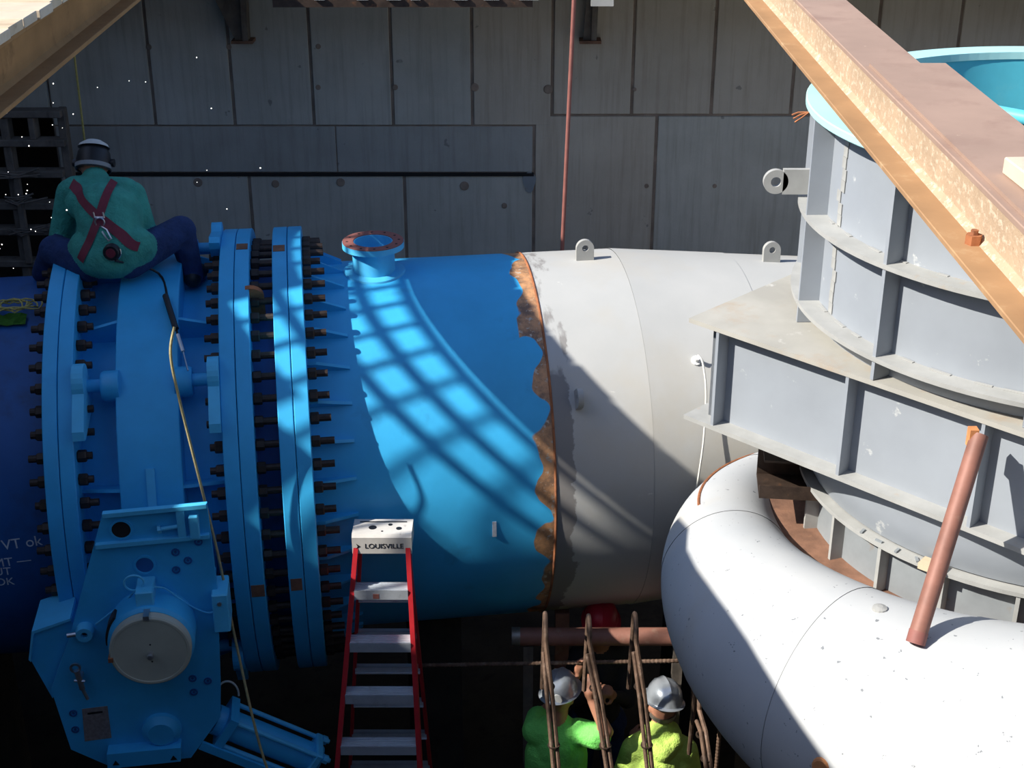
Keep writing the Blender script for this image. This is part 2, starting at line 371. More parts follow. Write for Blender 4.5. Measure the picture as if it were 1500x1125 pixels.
# ------------------------------------------------------------------ plank walkway and its beam (upper left)
dk = thing('plank_walkway', 'plank walkway of sawn boards in the upper left corner', 'walkway', (-2.3, 6, 5.775))
y = 1.3; k = 0
while y < 10.9:
    wd = .195+random.uniform(-.008, .008); yc = y+wd/2
    xe = -2.08 if yc > 5.25 else (-1.84 if yc > 4.72 else (-1.80 if yc > 4.46 else (-1.71 if yc > 4.2 else -1.63)))
    xe += random.uniform(-.012, .006)
    xa, xb = (float(np.interp(v, [3.4, 4.0, 4.33, 4.57, 4.83, 4.86, 5.2, 5.25], [-1.615, -1.64, -1.71, -1.80, -1.87, -1.83, -1.84, -2.08])) for v in (y, y+wd))
    if yc > 5.25: xa = xb = xe
    gp = .012 if yc > 5.25 else .002
    b = B(); prism(b, [(-2.655+2.3, y-6), (xa+2.3, y-6), (xb+2.3, y+wd-gp-6), (-2.655+2.3, y+wd-gp-6)], 0, .042, 'xy')
    if yc > 5.25: bevel_all(b, .003)
    obj('plank', b, 'timber_pale' if k % 3 else 'timber', dk); y += wd; k += 1
def ibeam(name, label, x0, x1, y0, y1, z0, z1, tf, tw, mt, mw, mb, skew=0.0):
    t = thing(name, label, 'steel beam', ((x0+x1)/2, (y0+y1)/2, z0), skew)
    h = (x1-x0)/2; L = (y1-y0)/2; H = z1-z0
    for nm, zz0, zz1, m in (('bottom_flange', 0, tf, mb), ('top_flange', H-tf, H, mt)):
        b = B(); box(b, -h, h, -L, L, zz0, zz1); bevel_all(b, .003); obj(nm, b, m, t)
    b = B(); box(b, -tw/2, tw/2, -L, L, tf, H-tf); obj('web', b, mw, t)
    b = B()
    for s in (-1, 1):
        prism(b, [(s*tw/2, tf), (s*(tw/2+.02), tf), (s*tw/2, tf+.02)], -L, L)
        prism(b, [(s*tw/2, H-tf), (s*(tw/2+.02), H-tf), (s*tw/2, H-tf-.02)], -L, L)
    obj('fillet', b, mw, t)
    return t
ibeam('walkway_beam', 'brown steel beam under the plank walkway in the upper left corner', -2.33, -2.095, .8, 11.3, 5.495, 5.773, .022, .014, 'beam_wood', 'beam_wood', 'beam_wood', R(1.2))
# large rusty I-beam across the right
bt = ibeam('spanning_beam', 'large rusty steel I-beam spanning diagonally over the grey cylinder at right', 1.345, 1.585, .8, 11.3, 5.49, 5.77, .02, .014, 'rust_top', 'rust_web', 'rust_flange')
b = B(); box(b, -.095, .197, -4.8, -.55, .281, .293); obj('cover_plate', b, 'rust_top', bt)
for (x, yv) in ((1.425, 4.2), (1.43, 3.62)):
    b = B(); lathe(b, [(0, .045), (.012, .045), (.012, .03), (.026, .03), (.026, .0), (0, 0)], 'z', 6, (x-1.465, yv-6.05, .02), False); obj('bolt', b, 'rust', bt)
b = B(); box(b, -.09, .09, -.32, .32, 0, .05); bevel_all(b, .004); wb = tag(obj('wood_block', b, 'timber_pale'), 'pale wooden block lying on the rusty I-beam', 'wood block'); wb.location = (1.53, 3.72, 5.784); wb.rotation_euler = (0, 0, R(3))
for (bx, nm) in ((1.465, 'timber sleeper under the far end of the rusty I-beam'), (-2.3, 'timber sleeper under the far end of the walkway beams')):
    b = B(); box(b, -.35, .35, -.12, .12, 0, .148); q = tag(obj('timber_sleeper', b, 'timber_dark'), nm, 'timber'); q.location = (bx, 10.9, 5.342)
    b = B(); box(b, -.35, .35, -.12, .12, 0, .19); q = tag(obj('timber_sleeper', b, 'timber_dark'), nm.replace('far', 'near'), 'timber'); q.location = (bx, .82, 5.302)

# ------------------------------------------------------------------ pipeline
FA = (-2.664, -2.586, -2.582, -2.504); FB = (-1.733, -1.650, -1.646, -1.564); FC = (-1.434, -1.350, -1.346, -1.264)
RF, RB = 1.38, 1.285      # flange radius, bolt circle
def pthing(name, label, cat, s0):
    return thing(name, label, cat, W(s0, 0, 0), PA)
def sh(bm, s0): bmesh.ops.translate(bm, verts=bm.verts, vec=(-s0, 0, 0)); return bm
def flange(t, s0, a, b_, m='blue', r=RF, nm='flange'):
    b = B(); lathe(b, [(1.1, a), (r-.004, a), (r, a+.004), (r, b_-.004), (r-.004, b_), (1.1, b_)], 'x', 160); obj(nm, sh(b, s0), m, t, True)
# penstock at the left
s0 = -3.7; pen = pthing('penstock_pipe', 'dark blue penstock pipe with chalk writing at the left edge', 'pipe', s0)
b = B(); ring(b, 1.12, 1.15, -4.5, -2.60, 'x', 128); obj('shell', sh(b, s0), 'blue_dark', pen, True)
flange(pen, s0, FA[0], FA[1])
def chalk(txt, s, th, size, par, s0, roll=0):
    p = on_pipe(s-s0, th, 1.152); nrm = Vector((0, -math.cos(th), math.sin(th))); x = Vector((1, 0, 0)); yv = nrm.cross(x)
    mt = Matrix(((x.x, yv.x, nrm.x, p.x), (x.y, yv.y, nrm.y, p.y), (x.z, yv.z, nrm.z, p.z), (0, 0, 0, 1)))
    o = text_mesh('chalk_writing', txt, size, 'chalk', par, mt @ Matrix.Rotation(roll, 4, 'Z'), .0006); return o
chalk('VT ok', -2.86, R(5), .085, pen, s0, R(4)); chalk('MT —', -2.925, R(-.5), .075, pen, s0, R(3)); chalk('UT', -2.985, R(-3.5), .07, pen, s0); chalk('OK', -2.985, R(-7), .07, pen, s0)
# valve
s0 = -2.13; val = pthing('butterfly_valve', 'large bright blue butterfly valve body between bolted flanges', 'valve', s0)
b = B(); ring(b, 1.08, 1.12, -2.52, -1.72, 'x', 128); obj('body', sh(b, s0), 'blue', val, True)
b = B(); lathe(b, [(1.1, -2.294), (1.295, -2.294), (1.30, -2.289), (1.30, -1.965), (1.295, -1.96), (1.1, -1.96)], 'x', 160); obj('centre_band', sh(b, s0), 'blue', val, True)
flange(val, s0, FA[2], FA[3]); flange(val, s0, FB[0], FB[1])
# raised seam on the band
b = B(); ring(b, 1.29, 1.312, -2.15, -2.105, 'x', 40, a0=R(4), a1=R(24)); obj('weld_strip', sh(b, s0), 'blue_light', val)
def gusset(t, s_flange, s_band, th, rf, rb, s0, m='blue', nm='gusset', thick=.018):
    b = B(); A = [(s_flange-s0, 1.10), (s_flange-s0, rf), (s_band-s0, rb), (s_band-s0, 1.10)]
    vs_ = prism(b, A, -thick/2, thick/2, 'xz')
    o = obj(nm, b, m, t); o.rotation_euler = (th, 0, 0)      # outline lies in x/z; swing it around the pipe axis
    return o
# rotation about x by a moves +z towards -y for positive a, so angle th above the front horizontal is a = 90deg - th
for th in (96, 63, 19, -20, -55):
    a = R(90-th)
    gusset(val, FA[3], -2.29, a, 1.21, 1.285, s0); gusset(val, FB[0], -1.965, a, 1.21, 1.285, s0)
# locking rods with lugs and bosses
for th in (100, 45, -35):
    a = R(th)
    for (sf, sb, d) in ((FA[3], -2.294, 1), (FB[0], -1.96, -1)):
        b = B(); lug = []
        for k in range(13):
            q = math.pi*(-.25+1.05*k/12); lug.append((.105*math.cos(q), 1.335+.105*math.sin(q)))
        lug = [(.06, 1.16), *lug, (-.30, 1.40), (-.34, 1.37), (-.32, 1.33), (-.1, 1.16)]
        # plate lies across the pipe
        lp = B(); prism(lp, lug, sf-s0+d*.001, sf-s0+d*.062, 'yz'); o = obj('lug', lp, 'blue_light' if th == 45 else 'blue', val); o.rotation_euler = (R(90)-a, 0, 0)
        b = B(); cyl(b, (sf-s0+d*.03, 0, 1.285), (sb-s0, 0, 1.285), .036); o = obj('locking_rod', b, 'blue', val, True); o.rotation_euler = (R(90)-a, 0, 0)
        b = B(); lathe(b, [(0, -d*.075), (.075, -d*.075), (.085, -d*.06), (.085, d*.02), (0, d*.02)], 'x', 28, (sb-s0, 0, 1.265), False); o = obj('boss', b, 'blue', val, True); o.rotation_euler = (R(90)-a, 0, 0)
# dismantling joint
s0 = -1.5; dj = pthing('dismantling_joint', 'blue flanged dismantling joint with long studs beside the valve', 'pipe joint', s0)
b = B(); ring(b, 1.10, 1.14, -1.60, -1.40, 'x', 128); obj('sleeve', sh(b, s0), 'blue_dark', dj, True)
flange(dj, s0, FB[2], FB[3]); flange(dj, s0, FC[0], FC[1])
# studs and nuts
def hexnut(name, par, m='bolt_brown', r=.034, w=.048):
    b = B(); lathe(b, [(0, 0), (r*.9, 0), (r, .006), (r, w-.006), (r*.9, w), (0, w)], 'x', 6, (0, 0, 0), False); return obj(name, b, m, par)
def stud_set(par, s0, sA, sB, nut_at, first, last, step, steel=()):
    src = nsrc = None
    k = 0; th = first
    while th <= last:
        dx = random.uniform(-.012, .012)
        mt = Matrix.Rotation(R(90-th), 4, 'X') @ Matrix.Translation((dx, 0, RB))
        if src is None:
            b = B(); cyl(b, (sA-s0, 0, 0), (sB-s0, 0, 0), .0205, n=10); src = obj('stud', b, 'bolt_brown', par); st = src; st.matrix_basis = mt
        else: st = inst(src, par, mtx=mt)
        for q in nut_at:
            if nsrc is None: nn = nsrc = hexnut('nut', st)
            else: nn = nsrc.copy(); COL.objects.link(nn); nn.parent = st
            nn.matrix_basis = Matrix.Translation((q-s0-dx, 0, 0)) @ Matrix.Rotation(random.uniform(0, 1), 4, 'X')
        k += 1; th += step
stud_set(val, -2.13, FA[0]-.085, FA[3]+.085, (FA[0]-.049, FA[3]+.001), -62, 116, 5.625)
stud_set(dj, -1.5, FB[0]-.085, FC[3]+.115, (FB[0]-.049, FB[3]+.001, FC[3]+.001), -62, 116, 5.625)
for (s_a, s_b, th) in ((FB[2]+.005, FB[3]-.004, -7.5), (FC[0]+.01, FC[1]-.012, -6.5), (FC[0]+.006, FC[1]-.01, 84), (FB[2]+.006, FB[3]-.01, 86)):
    b = B(); ring(b, RF-.02, RF+.0025, s_a, s_b, 'x', 6, a0=R(th-1.6), a1=R(th+1.8)); obj('bare_patch', sh(b, -1.5), 'rust_dull', dj)
# lifting plate between the flanges near the top
b = B(); prism(b, [(-.06+.075*math.cos(q), 1.31+.075*math.sin(q)) for q in [math.pi*k/10 for k in range(11)]]+[(-.135, 1.12), (.015, 1.12)], -.015, .015); o = obj('lifting_plate', b, 'rust', dj); o.rotation_euler = (R(90-68), 0, R(0))
# blue spool
s0 = 0.0; sp = pthing('pipe_spool', 'bright blue pipe spool with a flanged nozzle and a ragged bare edge', 'pipe', s0)
b = B(); ring(b, 1.12, 1.15, -1.30, .086, 'x', 160); obj('shell', b, 'blue_spool', sp, True)
flange(sp, s0, FC[2], FC[3])
src = None
for k in range(18):
    th = -66+k*10.4
    if src is None:
        b = B(); prism(b, [(FC[3], 1.14), (FC[3], 1.245), (FC[3]+.05, 1.245), (FC[3]+.235, 1.162), (FC[3]+.235, 1.14)], -.009, .009); src = obj('gusset', b, 'blue', sp); o = src
    else: o = inst(src, sp)
    o.rotation_euler = (R(90-th), 0, 0)
nz = thing('flanged_nozzle', '', ''); del nz['label']; del nz['category']; bpy.data.objects.remove(nz)
b = B(); lathe(b, [(.112, 1.12), (.127, 1.12), (.127, 1.315), (.112, 1.315)], 'z', 40, (-.84, 0, 0)); nk = obj('nozzle', b, 'blue_light', sp, True)
b = B(); ring(b, .112, .185, 1.305, 1.340, 'z', 48, (-.84, 0, 0)); obj('nozzle_flange', b, 'blue_light', nk, True)
b = B(); ring(b, .118, .183, 1.3402, 1.3445, 'z', 48, (-.84, 0, 0)); fr = obj('flange_face', b, 'red_primer', nk, True)
b = B()
for k in range(12):
    x, y_ = pol(.155, 2*math.pi*k/12); lathe(b, [(0, 1.3450), (.0085, 1.3450), (.0085, 1.335)], 'z', 8, (-.84+x, y_, 0), False)
obj('bolt_hole', b, 'dark_void', nk)
b = B()
ang = [2*math.pi*k/40 for k in range(40)]
def padp(r, q, up_):
    x = r*math.cos(q); y_ = r*math.sin(q); return (-.84+x, y_, math.sqrt(1.15**2-y_*y_)+up_)
Ri = [[b.verts.new(padp(r, q, h)) for q in ang] for r, h in ((.126, .012), (.185, .012), (.19, -.004))]
for j in range(2):
    for k in range(40): b.faces.new((Ri[j][k], Ri[j][(k+1) % 40], Ri[j+1][(k+1) % 40], Ri[j+1][k]))
obj('nozzle_pad', b, 'blue_light', sp, True)
b = B(); box(b, -.275, -.252, -1.1535, -1.146, -.13, -.035); o = obj('tape_mark', b, 'chalk', sp); o.rotation_euler = (R(-3), 0, 0)
# saddles under the pipe (dark, mostly hidden)
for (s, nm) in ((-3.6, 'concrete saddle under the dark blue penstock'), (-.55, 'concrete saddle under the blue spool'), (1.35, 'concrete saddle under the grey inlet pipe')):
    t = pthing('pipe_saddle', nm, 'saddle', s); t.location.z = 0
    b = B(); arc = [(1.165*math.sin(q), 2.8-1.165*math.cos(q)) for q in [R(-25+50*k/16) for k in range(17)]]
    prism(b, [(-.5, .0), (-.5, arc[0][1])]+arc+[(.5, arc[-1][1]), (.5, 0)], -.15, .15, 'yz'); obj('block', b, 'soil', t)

# ------------------------------------------------------------------ spiral case (grey inlet pipe + volute)
CX, CY = 2.63, 6.27
s0 = 0.0; sc = pthing('spiral_case', 'pale grey spiral turbine casing with its inlet pipe', 'turbine casing', s0)
INV = Matrix.Translation(PO) @ Matrix.Rotation(PA, 4, 'Z'); INV.invert()
def interp(x, xs_, ys_): return float(np.interp(x, xs_, ys_))
def section(t):
    """t<2.33: straight run at local x = t; beyond: turn angle in degrees (t-2.33)*40"""
    if t <= 2.33:
        r = interp(t, [.09, .67, 1.9, 2.33], [1.15, 1.15, 1.045, 1.01]); return W(t, 0, 0), PN.copy(), r
    ph = (t-2.33)*40
    q = np.polyval(np.polyfit([180, 270, 330], [.709, .329, .05], 2), ph)
    r = interp(ph, [0, 60, 120, 160], [1.01, .985, .93, float(np.polyval(np.polyfit([180, 270, 330], [.709, .329, .05], 2), 160))]) if ph < 160 else float(q)
    r = max(r, .04)
    rho = 1.256+r+interp(ph, [0, 60], [.064, 0])
    an = R(98-ph); rd = Vector((math.cos(an), math.sin(an), 0))
    z = interp(ph, [0, 150], [2.8, 3.161])
    return Vector((CX, CY, z))+rd*rho, rd, r
def course(t0, t1, m, n=10, grow=0.0, seg=72):
    b = B(); rings = []
    for i in range(n+1):
        c_, rd, r = section(t0+(t1-t0)*i/n); r += grow
        rings.append([b.verts.new(INV @ (c_+r*(rd*math.cos(2*math.pi*j/seg)+Vector((0, 0, 1))*math.sin(2*math.pi*j/seg)))) for j in range(seg)])
    for i in range(n):
        for j in range(seg): b.faces.new((rings[i][j], rings[i][(j+1) % seg], rings[i+1][(j+1) % seg], rings[i+1][j]))
    return obj('shell_course', b, m, sc, True)
cuts = [.100, .669, 1.42, 2.33]
for i in range(3): course(cuts[i], cuts[i+1], 'grey_shell', 6, .003*(i % 2), 128)
ph = 0; k = 0
while ph < 322:
    p2 = min(ph+18, 324); course(2.33+ph/40, 2.33+p2/40, 'grey_spiral', 8, .0025*(k % 2)); ph = p2; k += 1
# weld bead and end of the plate
b = B(); lathe(b, [(1.145, .084), (1.155, .087), (1.158, .093), (1.155, .099), (1.145, .102)], 'x', 160); obj('field_weld', b, 'rust', sc, True)
def shell_lug(s, th, r, nm='lifting_lug', m='grey_edge', size=1.0, turn=0.0):
    b = B(); pts = [(.055*math.cos(q), .075+.055*math.sin(q)) for q in [math.pi*k/14 for k in range(15)]]
    hole = [(.02*math.cos(q), .078+.02*math.sin(q)) for q in [2*math.pi*k/14 for k in range(14)]]
    outer = [(.055, -.01)]+pts+[(-.055, -.01)]
    for sgn in (-1, 1):
        yv = .016*sgn
        vo = [b.verts.new((p[0], yv, p[1])) for p in outer]; vh = [b.verts.new((p[0], yv, p[1])) for p in hole]
        es = [b.edges.new((vo[i], vo[(i+1) % len(vo)])) for i in range(len(vo))]+[b.edges.new((vh[i], vh[(i+1) % len(vh)])) for i in range(len(vh))]
        bmesh.ops.triangle_fill(b, edges=es, use_beauty=True)
        if sgn == -1: first = (vo, vh)
        else:
            for A, Bq in zip(first, (vo, vh)):
                n = len(A)
                for i in range(n): b.faces.new((A[i], A[(i+1) % n], Bq[(i+1) % n], Bq[i]))
    o = obj(nm, b, m, sc)
    o.matrix_basis = Matrix.Rotation(R(90-th), 4, 'X') @ Matrix.Translation((s, 0, r)) @ Matrix.Rotation(turn, 4, 'Z') @ Matrix.Scale(size, 4)
    return o
shell_lug(.455, 91, 1.15); shell_lug(1.66, 93, 1.066); shell_lug(.244, 35, 1.15, turn=R(90))
b = B(); lathe(b, [(0, 0), (.03, 0), (.03, .012), (.014, .014), (.014, .05), (0, .05)], 'z', 12, (0, 0, 0), False); o = obj('hose_stub', b, 'white_paint', sc); o.matrix_basis = Matrix.Rotation(R(45), 4, 'X') @ Matrix.Translation((.966, 0, 1.125))
b = B(); lathe(b, [(0, .0), (.032, 0), (.03, .012), (.012, .018), (0, .018)], 'z', 12, (0, 0, 0), False); bo = obj('weld_boss', b, 'grey_edge', sc)
c_, rd, r = section(2.33+228/40); bo.matrix_basis = Matrix.Translation(INV @ (c_+Vector((0, 0, r-.003))-rd*.02))
b = B(); lathe(b, [(0, .012), (.03, .012), (.038, .006), (.04, -.006)], 'z', 14, (0, 0, 0), False); o = obj('rust_pad', b, 'rust_bright', sc)
c_, rd, r = section(2.33+227/40); nv = (rd*math.cos(R(22))+Vector((0, 0, 1))*math.sin(R(22))); pw = Vector((1.215, 4.47, 3.245))
o.matrix_basis = Matrix.Translation(INV @ pw) @ (INV.to_3x3() @ (pw-c_)).to_track_quat('Z', 'Y').to_matrix().to_4x4()
# rust streak ring where the tail of the volute meets the inlet pipe
tl = []
for q in np.linspace(276, 310, 14):
    c_, rd, r = section(2.33+q/40); an = R(62-(q-276)*.6)
    tl.append(INV @ (c_+(r+.004)*(rd*math.cos(an)+Vector((0, 0, 1))*math.sin(an))))
b = B(); tube(b, tl, .008, 6); obj('seam_rust', b, 'rust', sc)
# white cable hanging from the hose stub
cb = [(.968, -.826, .846), (.985, -.872, .815), (.985, -.975, .68), (.952, -1.10, .455), (.918, -1.165, .26), (.894, -1.19, .10), (.88, -1.18, -.1)]
b = B(); tube(b, spline(cb, 6), .0065, 6); cw = tag(obj('white_cable', b, 'cable_white'), 'thin white cable hanging down the grey inlet pipe', 'cable'); cw.location = PO; cw.rotation_euler = (0, 0, PA)
# draft tube cone that carries the casing
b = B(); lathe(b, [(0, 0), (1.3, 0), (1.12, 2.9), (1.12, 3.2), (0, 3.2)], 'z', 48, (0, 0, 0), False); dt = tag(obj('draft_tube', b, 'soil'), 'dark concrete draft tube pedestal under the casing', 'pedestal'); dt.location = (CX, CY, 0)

# ------------------------------------------------------------------ stay ring, support frame, pit liner
st = thing('stay_ring', 'grey stay ring with short vertical vanes inside the volute', 'stay ring', (CX, CY, 3.2))
b = B(); ring(b, 1.09, 1.12, .0, .39, 'z', 96); obj('skirt', b, 'grey_dull', st, True)
b = B(); ring(b, 1.08, 1.192, .372, .392, 'z', 96); obj('top_lip', b, 'grey_edge', st)
b = B(); ring(b, 1.10, 1.33, .11, .13, 'z', 96); obj('gutter', b, 'rust_dull', st)
src = None
for k in range(23):
    a = -160+15.7*k
    if src is None: b = B(); box(b, 1.10, 1.185, -.009, .009, .12, .375); src = obj('vane', b, 'grey_edge', st); o = src
    else: o = inst(src, st)
    o.rotation_euler = (0, 0, R(a))
b = B(); box(b, -.05, .05, -.035, .035, 0, .03); o = obj('wood_wedge', b, 'timber', st); o.location = (*pol(1.2, R(-131)), .392); o.rotation_euler = (0, 0, R(-40))
for k in range(5):
    b = B(); box(b, -.018, .018, -.006, .006, 0, .008); o = obj('debris', b, 'grey_dull', st); o.location = (*pol(1.178, R(-150+5*k)), .392); o.rotation_euler = (0, 0, random.uniform(0, 3))
hc = thing('head_cover', 'dark grey rounded head cover under the square frame', 'cover', (CX, CY, 3.6))
b = B(); lathe(b, [(1.02, 0), (1.14, .0), (1.165, .06), (1.18, .14), (1.185, .29), (1.02, .29)], 'z', 96); obj('bowl', b, 'grey_paint', hc, True)
# rusty open channel between frame and volute
ch = thing('steel_channel', 'rusty black open channel stub under the corner of the square frame', 'channel', (1.24, 6.24, 3.52), R(-6))
for nm, a in (('bottom', (-.02, .34, -.11, .11, 0, .012)), ('side', (-.02, .34, -.122, -.11, 0, .07)), ('side', (-.02, .34, .11, .122, 0, .16)), ('top', (.0, .34, -.05, .122, .16, .172)), ('end_plate', (.30, .34, -.11, .11, .012, .16))):
    b = B(); box(b, *a); obj(nm, b, 'bolt_brown', ch)
# square frame turned 45 degrees
fr_ = thing('support_frame', 'grey square box frame with web stiffeners around the base of the cylinder', 'steel frame', (CX, CY, 3.88), R(45))
HS = 1.268; ZT = .53
def plate(nm, z0, z1, m):
    b = B(); sq = [(HS, HS), (-HS, HS), (-HS, -HS), (HS, -HS)]
    n = 96; ci = [pol(1.10, 2*math.pi*k/n) for k in range(n)]
    lo = []
    for z in (z0, z1):
        vo = [b.verts.new((*p, z)) for p in sq]; vi = [b.verts.new((*p, z)) for p in ci]
        es = [b.edges.new((vo[i], vo[(i+1) % 4])) for i in range(4)]+[b.edges.new((vi[i], vi[(i+1) % n])) for i in range(n)]
        bmesh.ops.triangle_fill(b, edges=es, use_beauty=True); lo.append((vo, vi))
    for A, Bq in zip(lo[0], lo[1]):
        q = len(A)
        for i in range(q): b.faces.new((A[i], A[(i+1) % q], Bq[(i+1) % q], Bq[i]))
    return obj(nm, b, m, fr_)
plate('bottom_plate', 0, .022, 'grey_edge'); plate('top_plate', ZT-.022, ZT, 'grey_top')
WI = HS-.085
for k in range(4):
    b = B(); box(b, -WI, WI, -WI, -WI+.018, .022, ZT-.022); o = obj('web_panel', b, 'grey_paint', fr_); o.rotation_euler = (0, 0, R(90*k))
src = None
for k in range(4):
    for q in (-1.10, -.395, .25, .9):
        if src is None: b = B(); box(b, -.008, .008, -HS+.004, -WI, .022, ZT-.022); src = obj('stiffener', b, 'grey_paint', fr_); o = src
        else: o = inst(src, fr_)
        xx = q
        o.matrix_basis = Matrix.Rotation(R(90*k), 4, 'Z') @ Matrix.Translation((xx, 0, 0))
# pit liner
pl = thing('pit_liner', 'grey steel cylinder with ribs, rings and a pale cyan rim', 'steel cylinder', (CX, CY, 4.412))
b = B(); ring(b, 1.175, 1.20, 0, .985, 'z', 128); obj('shell', b, 'grey_paint', pl, True)
b = B(); ring(b, 1.160, 1.1745, .3, .99, 'z', 128); obj('lining', b, 'cyan', pl, True)
for z in (.108, .525):
    b = B(); ring(b, 1.199, 1.302, z-.02, z, 'z', 128); obj('stiffener_ring', b, 'grey_edge', pl)
b = B(); lathe(b, [(1.155, .968), (1.30, .968), (1.305, .973), (1.305, 1.0), (1.30, 1.005), (1.155, 1.005)], 'z', 128); obj('rim', b, 'cyan_rim', pl)
src = {}
for k in range(12):
    a = -178+30.6*k
    if a > 178: break
    for z0, z1 in ((.0, .088), (.108, .505), (.525, .968)):
        if z0 not in src: b = B(); box(b, 1.195, 1.295, -.009, .009, z0, z1); src[z0] = o = obj('rib', b, 'grey_paint', pl)
        else: o = inst(src[z0], pl)
        o.rotation_euler = (0, 0, R(a))
lg = B(); lathe(lg, [(.024, -.014), (.058, -.014), (.058, .014), (.024, .014)], 'y', 28); lug = obj('lifting_lug', lg, 'grey_edge', pl, True); lug.location = (-1.395, .22, .60)
b = B(); box(b, -1.362, -1.19, .206, .234, .54, .66); obj('lug_plate', b, 'grey_edge', pl)
# weld dabs where the rings were chipped clean
src = None
for z, n in ((.5255, 15), (.1085, 17)):
    for k in range(n):
        if src is None: b = B(); box(b, -.035, .035, -.008, .008, 0, .003); src = o = obj('weld_dab', b, 'grey_edge', pl)
        else: o = inst(src, pl)
        a = -172+k*(128/n)+random.uniform(-1, 1); o.location = (*pol(1.210, R(a)), z); o.rotation_euler = (0, 0, R(a+90)); o.scale = (random.uniform(.6, 1.4), 1, 1)
src = None
for k in range(16):
    if src is None: b = B(); box(b, -.003, .0, -.02, .02, -.025, .025); src = o = obj('weld_dab', b, 'grey_edge', pl)
    else: o = inst(src, pl)
    o.location = (*pol(1.202, R(-170+random.uniform(-1, 1))), .14+.052*k); o.rotation_euler = (0, 0, R(10))
# poles inside the cylinder
q = thing('painted_pole', 'half cyan half rust steel pole lying inside the cyan rim', 'pole', (2.2, 6.9, 5.0))
P0, P1, P2 = Vector((2.03, 6.72, 5.33)), Vector((2.46, 6.30, 5.33)), Vector((3.0, 5.78, 5.33))
b = B(); cyl(b, P0-q.location, P1-q.location, .034); obj('painted_half', b, 'cyan', q, True)
b = B(); cyl(b, P1-q.location, P2-q.location, .032); obj('rusty_half', b, 'rust', q, True)
b = B(); cyl(b, (0, 0, 0), (.66, -.50, 0), .055); q = tag(obj('rusty_pipe', b, 'rust_bright', None, True), 'orange rusty pipe inside the cyan rim beside the beam', 'pipe'); q.location = (2.35, 5.95, 5.22)
b = B(); box(b, -.98, .98, -.06, .06, 0, .1); q = tag(obj('inner_timber', b, 'timber_dark'), 'timber bearer laid across inside the cylinder', 'timber'); q.location = (2.75, 6.2, 5.07); q.rotation_euler = (0, 0, R(40))
# frayed wire at the rim
b = B()
for k in range(3): tube(b, [(0, 0, 0), (-.03-.008*k, -.01+.012*k, -.02+.008*k), (-.06-.006*k, .0+.01*k, -.045+.014*k)], .004, 5)
q = tag(obj('frayed_wire', b, 'rust'), 'frayed rusty wire sticking out left of the cyan rim', 'wire'); q.location = (1.33, 6.33, 5.38)
# leaning brown pole
q = thing('leaning_pole', 'rusty brown pipe prop leaning from the casing against the square frame', 'pole', (1.577, 4.651, 3.69))
top = Vector((1.868, 5.105, 4.385))-q.location
b = B(); cyl(b, Vector((0, 0, .02))+top*.04, top, .036, n=20); obj('tube', b, 'brown_pipe', q, True)
b = B(); cyl(b, (0, 0, .012), Vector((0, 0, .02))+top*.05, .038, n=20); obj('foot_collar', b, 'red_primer', q, True)
b = B(); box(b, -.045, -.01, -.02, .02, -.05, .03); o = obj('hook', b, 'rust_bright', q); o.location = top

# ------------------------------------------------------------------ thin pole, hanging ropes
b = B(); cyl(b, (.352, 9.6, 3.45), (.41, 9.6, 5.40), .0145, n=12); tag(obj('thin_pole', b, 'red_primer', None, True), 'thin red brown pole standing in front of the concrete wall', 'pole')
b = B(); tube(b, spline([(-3.19, 10.5, 5.3), (-3.195, 10.5, 4.8), (-3.20, 10.5, 4.19), (-3.21, 10.5, 3.6)]), .009, 6); tag(obj('hanging_rope', b, 'rope_yellow'), 'yellow rope hanging down the wall behind the seated person', 'rope')
def PL(s, y, z): return W(s, y, z)
rp = [(-1.905, -1.335, 1.40), (-1.93, -1.40, 1.28), (-1.912, -1.41, 1.046), (-1.852, -1.46, .63), (-1.786, -1.5, .14), (-1.735, -1.55, -.37), (-1.64, -1.75, -.95), (-1.50, -1.85, -1.6), (-1.47, -1.9, -2.79)]
b = B(); tube(b, spline([PL(*p) for p in rp], 8), .0075, 7); tag(obj('tag_line', b, 'rope_muted'), 'long yellow rope running down from the valve past the gearbox', 'rope')
# tangle of rope and green rag on the penstock
b = B()
for k in range(5):
    c0 = W(-2.93+.02*k, -.30, 1.125); pts = [c0+Vector((.085*math.cos(q)*(1+.1*k), .07*math.sin(q), .02+.03*abs(math.sin(q*1.5+k)))) for q in [2*math.pi*j/14 for j in range(15)]]
    tube(b, pts, .005, 5)
tag(obj('rope_coil', b, 'rope_yellow'), 'small coil of thin rope lying on the dark blue penstock', 'rope')
b = B(); pts = []
g = [[b.verts.new(W(-3.02+.20*i/6, -.42+.09*j/3, math.sqrt(1.15**2-(.42-.09*j/3)**2)+.012+.018*random.random())) for j in range(4)] for i in range(7)]
for i in range(6):
    for j in range(3): b.faces.new((g[i][j], g[i+1][j], g[i+1][j+1], g[i][j+1]))
bmesh.ops.solidify(b, geom=b.faces[:], thickness=.006); tag(obj('green_rag', b, 'green_tarp'), 'crumpled green rag on top of the dark blue penstock', 'rag')

